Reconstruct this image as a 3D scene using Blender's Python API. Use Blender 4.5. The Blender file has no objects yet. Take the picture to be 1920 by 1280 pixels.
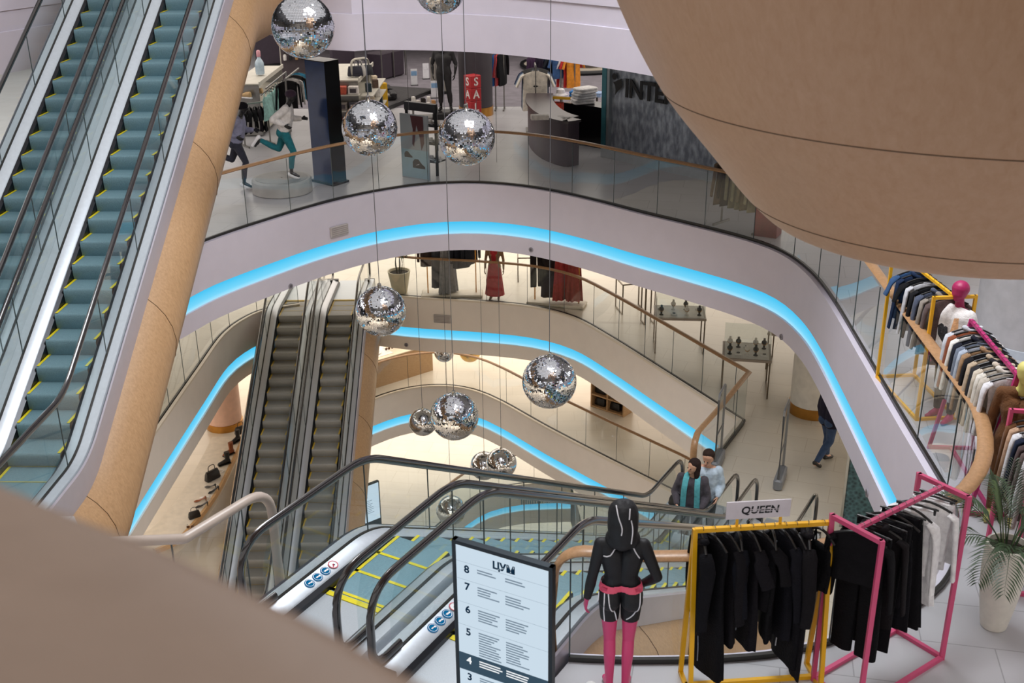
import bpy, bmesh, math, random
from mathutils import Vector, Matrix
random.seed(7)
R = math.radians
S = bpy.context.scene
COL = S.collection
# ---------------------------------------------------------------- camera
F_PX, PITCH, CAM_H, ROLL = 2080.0, 22.6, 6.1, -0.6
CAM_M = Matrix.Rotation(R(90 - PITCH), 3, 'X') @ Matrix.Rotation(R(ROLL), 3, 'Z')
cam_d = bpy.data.cameras.new('camera')
cam = bpy.data.objects.new('camera', cam_d)
COL.objects.link(cam)
cam.matrix_world = Matrix.Translation((0, 0, CAM_H)) @ CAM_M.to_4x4()
cam_d.sensor_width = 36
cam_d.lens = F_PX / 1920 * 36
cam_d.clip_start, cam_d.clip_end = 0.05, 200
cam_d.dof.use_dof = True
cam_d.dof.focus_distance = 14.5
cam_d.dof.aperture_fstop = 3.2
S.camera = cam
L5, L4, L3, L2, L1, L0 = 4.75, 0.0, -4.2, -8.4, -12.6, -16.8

def ray(x, y):
    return CAM_M @ Vector(((x - 960) / F_PX, -(y - 640) / F_PX, -1))

def at(x, y, z):
    d = ray(x, y)
    return Vector((0, 0, CAM_H)) + d * ((z - CAM_H) / d.z)

def at_depth(x, y, dep):
    return Vector((0, 0, CAM_H)) + ray(x, y) * dep

# ---------------------------------------------------------------- materials
def nodes_of(name):
    m = bpy.data.materials.new(name)
    m.use_nodes = True
    nt = m.node_tree
    return m, nt, nt.nodes['Principled BSDF']

def srgb(c):
    if isinstance(c, str):
        c = [int(c[i:i + 2], 16) for i in (0, 2, 4)]
    return tuple((v / 255 / 12.92) if v / 255 <= .04045 else ((v / 255 + .055) / 1.055) ** 2.4 for v in c) + (1,)

MATS = {}
def mat(name, col, rough=.5, metal=0, var=.08, scale=6, bump=0, bscale=40, spec=.5, emit=0, stretch=None, coat=0, sheen=0):
    """plain surface with a little procedural mottling"""
    if name in MATS: return MATS[name]
    m, nt, b = nodes_of(name)
    c = srgb(col)
    tc = nt.nodes.new('ShaderNodeTexCoord')
    mp = nt.nodes.new('ShaderNodeMapping')
    if stretch: mp.inputs['Scale'].default_value = stretch
    nt.links.new(tc.outputs['Object'], mp.inputs['Vector'])
    nz = nt.nodes.new('ShaderNodeTexNoise'); nz.inputs['Scale'].default_value = scale; nz.inputs['Detail'].default_value = 4
    nt.links.new(mp.outputs[0], nz.inputs['Vector'])
    rp = nt.nodes.new('ShaderNodeValToRGB')
    rp.color_ramp.elements[0].position = .3; rp.color_ramp.elements[1].position = .7
    rp.color_ramp.elements[0].color = tuple(v * (1 - var) for v in c[:3]) + (1,)
    rp.color_ramp.elements[1].color = tuple(min(1, v * (1 + var)) for v in c[:3]) + (1,)
    nt.links.new(nz.outputs['Fac'], rp.inputs[0])
    nt.links.new(rp.outputs[0], b.inputs['Base Color'])
    b.inputs['Roughness'].default_value = rough
    b.inputs['Metallic'].default_value = metal
    b.inputs['Specular IOR Level'].default_value = spec
    if coat: b.inputs['Coat Weight'].default_value = coat; b.inputs['Coat Roughness'].default_value = .1
    if sheen: b.inputs['Sheen Weight'].default_value = sheen
    if emit:
        nt.links.new(rp.outputs[0], b.inputs['Emission Color']); b.inputs['Emission Strength'].default_value = emit
    if bump:
        n2 = nt.nodes.new('ShaderNodeTexNoise'); n2.inputs['Scale'].default_value = bscale
        nt.links.new(mp.outputs[0], n2.inputs['Vector'])
        bp = nt.nodes.new('ShaderNodeBump'); bp.inputs['Strength'].default_value = bump; bp.inputs['Distance'].default_value = .02
        nt.links.new(n2.outputs['Fac'], bp.inputs['Height']); nt.links.new(bp.outputs[0], b.inputs['Normal'])
    MATS[name] = m
    return m

def fabric(hexc):
    dark = sum(int(hexc[i:i + 2], 16) for i in (0, 2, 4)) < 150
    return mat('fabric_' + hexc, hexc, .8, 0, .18, 14, .35, 60, .18 if dark else .25, sheen=0 if dark else .1)

def mat_wood(name, c1, c2, rough=.45, scale=1.0, stretch=(1, 1, 14)):
    m, nt, b = nodes_of(name)
    tc = nt.nodes.new('ShaderNodeTexCoord'); mp = nt.nodes.new('ShaderNodeMapping')
    mp.inputs['Scale'].default_value = stretch
    nt.links.new(tc.outputs['Object'], mp.inputs['Vector'])
    nz = nt.nodes.new('ShaderNodeTexNoise'); nz.inputs['Scale'].default_value = 2.2 * scale; nz.inputs['Detail'].default_value = 8
    nz.inputs['Roughness'].default_value = .7; nz.inputs['Distortion'].default_value = .4
    nt.links.new(mp.outputs[0], nz.inputs['Vector'])
    rp = nt.nodes.new('ShaderNodeValToRGB')
    rp.color_ramp.elements[0].position = .3; rp.color_ramp.elements[0].color = srgb(c1)
    rp.color_ramp.elements[1].position = .7; rp.color_ramp.elements[1].color = srgb(c2)
    nt.links.new(nz.outputs['Fac'], rp.inputs[0]); nt.links.new(rp.outputs[0], b.inputs['Base Color'])
    b.inputs['Roughness'].default_value = rough
    MATS[name] = m
    return m

def mat_tiles(name, col, grout, size=1.2, rough=.35, var=.05, rot=0, gap=.006, coat=0):
    m, nt, b = nodes_of(name)
    tc = nt.nodes.new('ShaderNodeTexCoord'); mp = nt.nodes.new('ShaderNodeMapping')
    mp.inputs['Rotation'].default_value = (0, 0, R(rot))
    nt.links.new(tc.outputs['Object'], mp.inputs['Vector'])
    br = nt.nodes.new('ShaderNodeTexBrick')
    br.offset = .5
    br.inputs['Scale'].default_value = 1
    br.inputs['Brick Width'].default_value = size; br.inputs['Row Height'].default_value = size / 2
    br.inputs['Mortar Size'].default_value = gap; br.inputs['Mortar Smooth'].default_value = .3
    c = srgb(col)
    br.inputs['Color1'].default_value = c
    br.inputs['Color2'].default_value = tuple(v * (1 - var) for v in c[:3]) + (1,)
    br.inputs['Mortar'].default_value = srgb(grout)
    nt.links.new(mp.outputs[0], br.inputs['Vector'])
    nz = nt.nodes.new('ShaderNodeTexNoise'); nz.inputs['Scale'].default_value = 1.6; nz.inputs['Detail'].default_value = 8
    nt.links.new(tc.outputs['Object'], nz.inputs['Vector'])
    mx = nt.nodes.new('ShaderNodeMix'); mx.data_type = 'RGBA'; mx.blend_type = 'MULTIPLY'
    mx.inputs['Factor'].default_value = .35
    nt.links.new(br.outputs['Color'], mx.inputs[6]); nt.links.new(nz.outputs['Fac'], mx.inputs[7])
    rp = nt.nodes.new('ShaderNodeValToRGB'); rp.color_ramp.elements[0].color = (.7, .7, .7, 1); rp.color_ramp.elements[1].color = (1.25, 1.25, 1.25, 1)
    nt.links.new(nz.outputs['Fac'], rp.inputs[0]); nt.links.new(rp.outputs[0], mx.inputs[7])
    nt.links.new(mx.outputs[2], b.inputs['Base Color'])
    b.inputs['Roughness'].default_value = rough
    MATS[name] = m
    return m

def mat_glass(name, tint=(.93, .97, .96), refl=1.0, ior=1.5, haze=0.0, base=0.0):
    m = bpy.data.materials.new(name); m.use_nodes = True
    nt = m.node_tree; nt.nodes.clear()
    out = nt.nodes.new('ShaderNodeOutputMaterial')
    tr = nt.nodes.new('ShaderNodeBsdfTransparent'); tr.inputs[0].default_value = tint + (1,)
    gl = nt.nodes.new('ShaderNodeBsdfGlossy'); gl.inputs['Roughness'].default_value = .015
    fr = nt.nodes.new('ShaderNodeFresnel'); fr.inputs[0].default_value = ior
    ge = nt.nodes.new('ShaderNodeNewGeometry'); bf = nt.nodes.new('ShaderNodeMath'); bf.operation = 'MULTIPLY_ADD'; bf.inputs[1].default_value = 1 / ior - ior; bf.inputs[2].default_value = ior
    nt.links.new(ge.outputs['Backfacing'], bf.inputs[0]); nt.links.new(bf.outputs[0], fr.inputs[0])
    ml = nt.nodes.new('ShaderNodeMath'); ml.operation = 'MULTIPLY_ADD'; ml.inputs[1].default_value = refl; ml.inputs[2].default_value = base; ml.use_clamp = True
    mx = nt.nodes.new('ShaderNodeMixShader')
    nt.links.new(fr.outputs[0], ml.inputs[0]); nt.links.new(ml.outputs[0], mx.inputs[0])
    nt.links.new(tr.outputs[0], mx.inputs[1]); nt.links.new(gl.outputs[0], mx.inputs[2])
    last = mx
    if haze:
        df = nt.nodes.new('ShaderNodeBsdfDiffuse'); df.inputs[0].default_value = (.8, .85, .88, 1)
        m2 = nt.nodes.new('ShaderNodeMixShader'); m2.inputs[0].default_value = haze
        nt.links.new(mx.outputs[0], m2.inputs[1]); nt.links.new(df.outputs[0], m2.inputs[2]); last = m2
    nt.links.new(last.outputs[0], out.inputs[0])
    MATS[name] = m
    return m

def mat_emit(name, col, strength):
    if name in MATS: return MATS[name]
    m = bpy.data.materials.new(name); m.use_nodes = True
    nt = m.node_tree; nt.nodes.clear()
    out = nt.nodes.new('ShaderNodeOutputMaterial'); e = nt.nodes.new('ShaderNodeEmission')
    e.inputs[0].default_value = srgb(col); e.inputs[1].default_value = strength
    nt.links.new(e.outputs[0], out.inputs[0])
    MATS[name] = m
    return m

# ---------------------------------------------------------------- geometry helpers
class MB:
    def __init__(s, o=(0, 0, 0)):
        s.v = []; s.f = []; s.mi = []; s.o = Vector(o); s.cur = 0; s.T = None
    def m(s, i): s.cur = i; return s
    def add(s, vs, fs):
        n = len(s.v)
        for p in vs:
            p = Vector(p)
            if s.T is not None: p = s.T @ p
            s.v.append(p)
        for f in fs:
            s.f.append([n + i for i in f]); s.mi.append(s.cur)
        return s
    def box(s, c, d, rz=0, rx=0, ry=0):
        M = Matrix.Translation(c) @ Matrix.Rotation(rz, 4, 'Z') @ Matrix.Rotation(ry, 4, 'Y') @ Matrix.Rotation(rx, 4, 'X')
        vs = [M @ Vector((x * d[0] / 2, y * d[1] / 2, z * d[2] / 2)) for x in (-1, 1) for y in (-1, 1) for z in (-1, 1)]
        return s.add(vs, [(0, 1, 3, 2), (4, 6, 7, 5), (0, 4, 5, 1), (2, 3, 7, 6), (0, 2, 6, 4), (1, 5, 7, 3)])
    def bevbox(s, c, d, b=.01, rz=0):
        # box with chamfered vertical and top edges
        x, y, z = d[0] / 2, d[1] / 2, d[2]
        def ring(e, zz):
            xx, yy = x - e, y - e
            return [(xx - b, -yy, zz), (xx, -yy + b, zz), (xx, yy - b, zz), (xx - b, yy, zz), (-xx + b, yy, zz), (-xx, yy - b, zz), (-xx, -yy + b, zz), (-xx + b, -yy, zz)]
        rings = [ring(b, -z / 2), ring(0, -z / 2 + b), ring(0, z / 2 - b), ring(b, z / 2)]
        M = Matrix.Translation(c) @ Matrix.Rotation(rz, 4, 'Z')
        return s.loft([[M @ Vector(p) for p in r] for r in rings], cap=True)
    def loft(s, rings, closed=True, cap=False, loop=False):
        n = len(rings[0]); vs = [p for r in rings for p in r]; fs = []
        K = len(rings)
        for k in range(K if loop else K - 1):
            k2 = (k + 1) % K
            for i in range(n if closed else n - 1):
                j = (i + 1) % n
                fs.append((k * n + i, k * n + j, k2 * n + j, k2 * n + i))
        if cap:
            fs.append(tuple(range(n - 1, -1, -1))); fs.append(tuple((K - 1) * n + i for i in range(n)))
        return s.add(vs, fs)
    def tube(s, pts, r, seg=8, cap=True, loop=False, ry=None, up=(0, 0, 1)):
        """sweep along pts; r number or list; ry = second radius (elliptical)"""
        pts = [Vector(p) for p in pts]; K = len(pts); rings = []; up = Vector(up)
        for k in range(K):
            a = pts[k - 1] if (k > 0 or loop) else pts[k]
            b = pts[(k + 1) % K] if (k < K - 1 or loop) else pts[k]
            t = (b - a)
            t = t.normalized() if t.length > 1e-9 else Vector((0, 0, 1))
            u = up - t * up.dot(t)
            if u.length < 1e-3:
                u = Vector((1, 0, 0)) - t * t.x
                if u.length < 1e-3: u = Vector((0, 1, 0))
            u.normalize(); w = t.cross(u)
            rr = r[k] if isinstance(r, (list, tuple)) else r
            r2 = rr if ry is None else (ry[k] if isinstance(ry, (list, tuple)) else ry)
            rings.append([pts[k] + w * (rr * math.cos(2 * math.pi * i / seg)) + u * (r2 * math.sin(2 * math.pi * i / seg)) for i in range(seg)])
        return s.loft(rings, True, cap and not loop, loop)
    def bar(s, a, b, w, h=None, up=(0, 0, 1)):
        """square section bar from a to b"""
        a, b = Vector(a), Vector(b); h = h or w; t = (b - a).normalized(); up = Vector(up)
        u = up - t * up.dot(t)
        if u.length < 1e-3: u = Vector((0, 1, 0)) - t * t.y
        u.normalize(); x = t.cross(u)
        rings = [[p + x * (w / 2 * i) + u * (h / 2 * j) for i, j in ((-1, -1), (1, -1), (1, 1), (-1, 1))] for p in (a, b)]
        return s.loft(rings, True, True)
    def lathe(s, prof, c=(0, 0, 0), seg=24, cap=True, ripple=0):
        rings = []
        for r, z in prof:
            rings.append([(c[0] + r * math.cos(2 * math.pi * i / seg), c[1] + r * math.sin(2 * math.pi * i / seg), c[2] + z) for i in range(seg)])
        return s.loft(rings, True, cap)
    def disc(s, c, r, n, seg=20, rin=0, up=(0, 0, 1)):
        n = Vector(n).normalized(); up = Vector(up); u = up - n * up.dot(n)
        if u.length < 1e-3: u = Vector((0, 1, 0)) - n * n.y
        u.normalize(); w = u.cross(n); c = Vector(c)
        o = [c + w * (r * math.cos(2 * math.pi * i / seg)) + u * (r * math.sin(2 * math.pi * i / seg)) for i in range(seg)]
        if rin:
            q = [c + w * (rin * math.cos(2 * math.pi * i / seg)) + u * (rin * math.sin(2 * math.pi * i / seg)) for i in range(seg)]
            return s.loft([o, q], True)
        return s.add(o, [tuple(range(seg))])
    def sphere(s, c, r, seg=20, rings=12, sc=(1, 1, 1)):
        rr = []
        for k in range(rings + 1):
            ph = math.pi * k / rings - math.pi / 2
            q = max(math.cos(ph), 1e-4)
            rr.append([(c[0] + r * sc[0] * q * math.cos(2 * math.pi * i / seg), c[1] + r * sc[1] * q * math.sin(2 * math.pi * i / seg), c[2] + r * sc[2] * math.sin(ph)) for i in range(seg)])
        return s.loft(rr, True, True)
    def poly(s, pts): return s.add(pts, [tuple(range(len(pts)))])
    def prism(s, poly, z0, z1):
        n = len(poly)
        return s.loft([[(p[0], p[1], z0) for p in poly], [(p[0], p[1], z1) for p in poly]], True, True)
    def build(s, name, mats, parent=None, smooth=True, angle=40, fix=True):
        me = bpy.data.meshes.new(name)
        me.from_pydata([tuple(p - s.o) for p in s.v], [], s.f)
        if not isinstance(mats, (list, tuple)): mats = [mats]
        for m in mats: me.materials.append(m)
        if len(mats) > 1: me.polygons.foreach_set('material_index', s.mi)
        if fix:
            bm = bmesh.new(); bm.from_mesh(me); bmesh.ops.recalc_face_normals(bm, faces=bm.faces); bm.to_mesh(me); bm.free()
        if smooth:
            me.shade_smooth() if hasattr(me, 'shade_smooth') else None
            try: me.set_sharp_from_angle(angle=R(angle))
            except Exception: pass
        me.update()
        o = bpy.data.objects.new(name, me); COL.objects.link(o)
        if parent is not None: o.parent = parent
        return o

def thing(name, label, cat, loc=(0, 0, 0), rz=0, group=None):
    o = bpy.data.objects.new(name, None); COL.objects.link(o)
    o.location = loc; o.rotation_euler = (0, 0, rz); o.empty_display_size = .1
    return tag(o, label, cat, group)

def tag(o, label, cat, group=None, kind=None):
    o['label'] = label; o['category'] = cat
    if group: o['group'] = group
    if kind: o['kind'] = kind
    return o

def struct(o, label=None, cat=None):
    o['kind'] = 'structure'
    if label: o['label'] = label
    if cat: o['category'] = cat
    return o

def dup(root, loc, rz=None, label=None, scale=None):
    r = root.copy(); COL.objects.link(r); r.location = loc
    if rz is not None: r.rotation_euler = (0, 0, rz)
    if scale: r.scale = (scale,) * 3
    if label: r['label'] = label
    for ch in list(root.children):
        c = ch.copy(); COL.objects.link(c); c.parent = r
        for g in list(ch.children):
            d = g.copy(); COL.objects.link(d); d.parent = c
    return r

def smooth_line(pts, step=.25, closed=False):
    """Catmull-Rom through pts, resampled"""
    pts = [Vector(p) for p in pts]; out = []; n = len(pts)
    rng = range(n if closed else n - 1)
    for i in rng:
        p1, p2 = pts[i], pts[(i + 1) % n]
        p0 = pts[i - 1] if (i > 0 or closed) else p1 * 2 - p2
        p3 = pts[(i + 2) % n] if (i + 2 < n or closed) else p2 * 2 - p1
        k = max(2, int((p2 - p1).length / step))
        for j in range(k):
            t = j / k
            out.append(.5 * ((2 * p1) + (p2 - p0) * t + (2 * p0 - 5 * p1 + 4 * p2 - p3) * t * t + (3 * p1 - p0 - 3 * p2 + p3) * t ** 3))
    if not closed: out.append(pts[-1])
    return out

def fillet(pts, rad, n=8):
    """round the corners of a polyline; rad number or list"""
    pts = [Vector(p) for p in pts]; out = [pts[0]]
    for i in range(1, len(pts) - 1):
        r = rad[i] if isinstance(rad, (list, tuple)) else rad
        a = (pts[i - 1] - pts[i]); b = (pts[i + 1] - pts[i]); la, lb = a.length, b.length
        a.normalize(); b.normalize()
        ang = a.angle(b)
        d = r / math.tan(ang / 2) if ang > 1e-3 else 0
        d = min(d, la * .49, lb * .49)
        if d < 1e-4 or abs(ang - math.pi) < 1e-3: out.append(pts[i]); continue
        p, q = pts[i] + a * d, pts[i] + b * d
        for k in range(n + 1):
            t = k / n
            out.append(p * (1 - t) ** 2 + pts[i] * 2 * t * (1 - t) + q * t * t)
    out.append(pts[-1])
    return out

def resample(pts, n):
    L = [0]
    for a, b in zip(pts, pts[1:]): L.append(L[-1] + (b - a).length)
    out = []; j = 0
    for k in range(n):
        d = L[-1] * k / (n - 1)
        while j < len(L) - 2 and L[j + 1] < d: j += 1
        t = (d - L[j]) / max(L[j + 1] - L[j], 1e-9)
        out.append(pts[j].lerp(pts[j + 1], t))
    return out

def offset_line(pts, d):
    """shift a plan polyline sideways (left of travel = +)"""
    out = []
    for i, p in enumerate(pts):
        a = pts[max(i - 1, 0)]; b = pts[min(i + 1, len(pts) - 1)]
        t = (b - a); t.z = 0
        t = t.normalized() if t.length > 1e-9 else Vector((1, 0, 0))
        out.append(p + Vector((-t.y, t.x, 0)) * d)
    return out

def text_mesh(name, txt, size, mats, parent, M, ext=.002, bold=0, shear=0, align='CENTER', space=1):
    cu = bpy.data.curves.new(name, 'FONT'); cu.body = txt; cu.size = size; cu.extrude = ext; cu.offset = bold; cu.shear = shear
    cu.align_x = align; cu.align_y = 'CENTER'; cu.space_character = space; cu.resolution_u = 3
    tmp = bpy.data.objects.new(name + '_tmp', cu); COL.objects.link(tmp)
    bpy.context.view_layer.update()
    me = bpy.data.meshes.new_from_object(tmp.evaluated_get(bpy.context.evaluated_depsgraph_get()))
    bpy.data.objects.remove(tmp); bpy.data.curves.remove(cu)
    me.transform(M); me.name = name
    me.materials.clear(); me.materials.append(mats)
    o = bpy.data.objects.new(name, me); COL.objects.link(o)
    if parent is not None: o.parent = parent
    return o

def frame_matrix(o, x, y):
    """matrix whose local x,y axes lie along the given directions"""
    x = Vector(x).normalized(); z = x.cross(Vector(y)).normalized(); y = z.cross(x)
    M = Matrix((x, y, z)).transposed().to_4x4(); M.translation = Vector(o)
    return M
# ================================================================ materials of the setting
WHITE = mat('painted_plaster', 'd4cedb', .55, var=.02, scale=3)
WARMW = mat('warm_plaster', 'f2e9e1', .55, var=.02, scale=3)
CREAM = mat('cream_cap', 'e8dccb', .4, var=.02)
DARKCH = mat('dark_channel', '3a3836', .35, .6, .05)
ALU = mat('brushed_aluminium', 'c3c6cc', .38, .75, .06, 30, stretch=(1, 30, 1))
ALU2 = mat('satin_deck', 'ccd4dc', .34, .45, .04, 20)
STEEL = mat('polished_steel', 'b8b6b0', .2, 1, .04)
BRASS = mat('brass_band', 'b8843f', .3, .9, .1)
RUBBER = mat('handrail_rubber', '1d191b', .16, 0, .1, spec=.7, coat=.6)
BLACK = mat('black_panel', '131417', .35, 0, .2)
SKIRT = mat('dark_skirt', '10141c', .3, .3, .2)
FLOOR4 = mat_tiles('stone_tiles_upper', 'bdbcc0', '9a999c', 1.2, .3, .06, 12)
FLOOR3 = mat_tiles('stone_tiles_beige', 'd6cdbd', 'bfb29f', 1.2, .28, .05, 20)
FLOOR2 = mat_tiles('stone_tiles_cream', 'dfd3c2', 'cabda9', 1.2, .28, .05, 0)
FLOOR1 = mat_tiles('marble_tiles', 'dbd2c6', 'c4b8a8', 1.5, .25, .05, 10)
CEIL = mat('ceiling_paint', 'd8d4d0', .7, var=.02)
WOODC = mat_wood('oak_veneer_casing', 'a27e58', 'bd9870', .42, 1.2, (14, 14, 1.2))
WOODB = mat_wood('oak_veneer_bowl', 'c69c78', 'd2ac8a', .42, 1.0, (9, 9, 1.0))
WOODR = mat_wood('oak_handrail', '9a7550', 'b88f68', .35, 2, (6, 6, 6))
WOODF = mat_wood('oak_coping', '96806f', 'a28c7b', .5, 1.0, (2, 2, 2))
GLASS = mat_glass('clear_glass', (.93, .96, .955), 1.0, 1.5, .02)
GLASSB = mat_glass('blue_tinted_glass', (.88, .94, .94), .9, 1.5, .03)
GLASST = mat_glass('grey_tinted_glass', (.80, .86, .87), 1.7, 1.5, .05, .02)

def led_material():
    m = bpy.data.materials.new('blue_light_strip'); m.use_nodes = True
    nt = m.node_tree; nt.nodes.clear()
    out = nt.nodes.new('ShaderNodeOutputMaterial'); e = nt.nodes.new('ShaderNodeEmission')
    tc = nt.nodes.new('ShaderNodeTexCoord'); sp = nt.nodes.new('ShaderNodeSeparateXYZ'); rp = nt.nodes.new('ShaderNodeValToRGB')
    nt.links.new(tc.outputs['Generated'], sp.inputs[0]); nt.links.new(sp.outputs['Z'], rp.inputs[0])
    el = rp.color_ramp.elements
    el[0].position = 0; el[0].color = srgb('a9e4fb')
    el[1].position = 1; el[1].color = srgb('3fbfee')
    q = el.new(.3); q.color = srgb('74d2f6')
    nt.links.new(rp.outputs[0], e.inputs[0]); e.inputs[1].default_value = 1.05
    nt.links.new(e.outputs[0], out.inputs[0]); return m
LED = led_material()

# ================================================================ floor edges, as seen along the rim of each storey's opening
def P(pxs, z): return [at(x, y, z) for x, y in pxs]
far4 = P([(240, 512), (385, 452), (500, 413), (600, 383), (700, 360), (800, 346), (900, 343), (1000, 352), (1100, 372), (1200, 398), (1300, 422), (1400, 448),
          (1470, 474), (1520, 510), (1560, 560), (1620, 660), (1690, 780), (1765, 905), (1788, 950), (1797, 1005), (1790, 1055), (1762, 1105), (1700, 1150), (1600, 1192), (1500, 1222), (1380, 1238), (1200, 1243), (1066, 1238)], 0)
edge4 = smooth_line([Vector((-9.5, 17.0, 0)), Vector((-8.2, 17.0, 0))] + far4, .3)
far3R = smooth_line(P([(690, 548), (760, 556), (830, 561), (900, 565), (1000, 575), (1080, 596), (1150, 634), (1250, 697), (1347, 759), (1397, 791)], L3), .4)
c3 = P([(1397, 791), (1347, 857), (1302, 912)], L3)
edge3R = far3R + c3[1:]
edge3L = smooth_line(P([(60, 1120), (180, 960), (290, 802), (365, 695), (414, 628), (460, 595), (500, 580), (560, 570)], L3), .4)
edge2 = smooth_line(P([(600, 800), (640, 775), (693, 750), (743, 733), (793, 724), (843, 723), (893, 732), (943, 753), (1027, 800), (1127, 852), (1227, 902), (1300, 940), (1400, 1010)], L2), .4)
edge1 = smooth_line(P([(760, 1040), (820, 985), (870, 945), (915, 920), (977, 907), (1070, 903)], L1), .4)
edge5 = smooth_line([Vector((-14, 9, L5)), Vector((-10.5, 14, L5)), Vector((-7.0, 22.0, L5)), Vector((-5.6, 24.2, L5)),
                     *[(lambda q: Vector((q.x, q.y, L5)))(at(x, y, L5 - 1.53)) for x, y in [(620, 92), (700, 92), (800, 93), (900, 97), (1000, 106), (1100, 120), (1230, 141), (1330, 168), (1420, 205)]],
                     Vector((9.5, 15, L5)), Vector((11.5, 10, L5)), Vector((10.5, 6, L5))], .4)

def fascia(n, line, z, h, led=(.84, 1.13), flip=False, m=WHITE, ledm=LED, label='', lit=True, ledlab='', capm=None):
    """rim of a storey: upper face, recessed light strip, lower face; the void lies on the right of travel"""
    sgn = 1 if flip else -1
    face = offset_line(line, sgn * .10); back = offset_line(line, sgn * .06)
    mb = MB()
    def row(l, zz): return [Vector((p.x, p.y, zz)) for p in l]
    prof = [(offset_line(line, -sgn * .021), z), (face, z), (face, z - led[0]), (back, z - led[0] - .01)]
    mb.loft([row(a, b) for a, b in prof], closed=False)
    prof = [(back, z - led[1] + .01), (face, z - led[1]), (face, z - h), (offset_line(line, -sgn * .6), z - h)]
    mb.loft([row(a, b) for a, b in prof], closed=False)
    f = struct(mb.build('trim_%d' % n, m, None, angle=50), label, 'balcony rim')
    mb = MB()
    ln = offset_line(line, sgn * .068)
    mb.loft([row(ln, z - led[0] - .005), row(ln, z - led[1] + .005)], closed=False)
    if lit:
        tag(mb.build('light_strip', ledm), ledlab, 'light strip')
    else:
        struct(mb.build('trim_%d' % (n + 20), m), 'grey unlit recess along the topmost white balcony rim', 'balcony rim')
    return f
fascia(1, edge4, L4, 1.5, label='white balcony rim under the sports shop floor, sweeping down to the right', ledlab='long blue light strip on the large white balcony rim of the racks floor')
fascia(2, edge3R, L3, 1.5, m=WARMW, label='beige balcony rim one floor below, under the dress racks', ledlab='blue light strip on the balcony rim below the red dresses')
fascia(3, edge3L, L3, 1.5, m=WARMW, label='beige balcony rim between the big left escalators and the lower escalators', ledlab='blue light strip rising to the left side of the lower escalators')
fascia(4, edge2, L2, 1.5, m=WARMW, label='beige balcony rim two floors below, behind the hanging mirror balls', ledlab='blue light strip behind the pair of overlapping mirror balls, two floors down')
fascia(5, edge1, L1, 1.5, m=WARMW, led=(.75, 1.0), label='lowest balcony rim with a ventilation grille', ledlab='short curved blue light strip with a grille above it, lowest floor')
fascia(6, edge5, L5, 1.53, led=(.55, .88), lit=False, label='white balcony rim above the sports shop, at the top of the picture')
# ventilation grille above the lowest light strip
gl = [p for p in edge1 if at(975, 907, L1).x < p.x < at(1062, 904, L1).x]
g = MB()
for p, q in zip(offset_line(gl, -.115), offset_line(gl, -.115)[1:]):
    n = max(1, int((q - p).length / .07))
    for k in range(n):
        c = p.lerp(q, k / n); g.box((c.x, c.y, L1 - .62), (.035, .02, .2), math.atan2(q.y - p.y, q.x - p.x))
tag(g.build('ventilation_grille', mat('grille_teal', '3c7f96', .4, .4)), 'teal slotted ventilation grille on the lowest balcony rim', 'grille')

# ---------------------------------------------------------------- floors and ceilings with openings
def slab(name, outer, holes, z, m, up=True, label=''):
    bm = bmesh.new(); es = []
    for lp in [outer] + holes:
        vs = [bm.verts.new((p[0], p[1], z)) for p in lp]
        for a, b in zip(vs, vs[1:] + vs[:1]): es.append(bm.edges.new((a, b)))
    bmesh.ops.triangle_fill(bm, use_beauty=True, use_dissolve=False, edges=es)
    for f in bm.faces:
        f.normal_update()
        if (f.normal.z > 0) != up: f.normal_flip()
    me = bpy.data.meshes.new(name); bm.to_mesh(me); bm.free(); me.materials.append(m)
    o = bpy.data.objects.new(name, me); COL.objects.link(o)
    return struct(o, label, 'floor' if up else 'ceiling')

BIG = [(-34, -6), (34, -6), (34, 52), (-34, 52)]
esc_dir = Vector((math.cos(R(60)), math.sin(R(60)), 0)); esc_n = Vector((math.sin(R(60)), -math.cos(R(60)), 0))
def sn(s, n, z=0): return esc_dir * s + esc_n * n + Vector((0, 0, z))
# opening of the racks floor: rim, then the landing of the centre escalators, then the left side
hole4 = [p for p in offset_line(edge4, .02)] + [sn(6.5, -3.42), sn(6.5, -6.2), sn(6.1, -6.22), at(345, 1195, 0), at(240, 1190, 0), Vector((-4.6, 10.03, 0)), Vector((-7.4, 10.03, 0)), Vector((-9.5, 12, 0))]
hole3 = offset_line(edge3L, .02) + [Vector((-6.4, 27.72, L3)), Vector((-3.6, 27.72, L3))] + offset_line(edge3R, .02) + [sn(15.76, -6.05), sn(15.76, -3.5), sn(8, -2.5), sn(2, -2.5), Vector((-9, 5, L3))]
hole2 = [Vector((-3.7, 19.3, L2)), ] + [p for p in offset_line(edge2, .02)] + [Vector((8, 15, L2)), Vector((4, 9, L2)), Vector((-3.7, 12, L2))]
hole1 = offset_line(edge1, .02) + [Vector((3, 20, L1)), Vector((-1, 18, L1))]
hole5 = offset_line(edge5, .02) + [Vector((6, 1.55, L5)), Vector((-14, 1.55, L5))]
slab('floor', BIG, [hole4], L4, FLOOR4, label='pale grey tiled floor with the clothes racks and the sports shop')
slab('floor.001', BIG, [hole3], L3, FLOOR3, label='beige tiled floor one storey down with the dress racks and glass display tables')
slab('floor.002', BIG, [hole2], L2, FLOOR2, label='cream tiled floor two storeys down with the shoe bench')
slab('floor.003', BIG, [hole1], L1, FLOOR1, label='marble floor three storeys down with the small lit directory')
slab('floor.004', BIG, [], L0, FLOOR1, label='lowest floor seen beneath the last balcony rim')
slab('floor.005', BIG, [hole5], L5, FLOOR4, label='floor of the storey on which the viewer stands')
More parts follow.
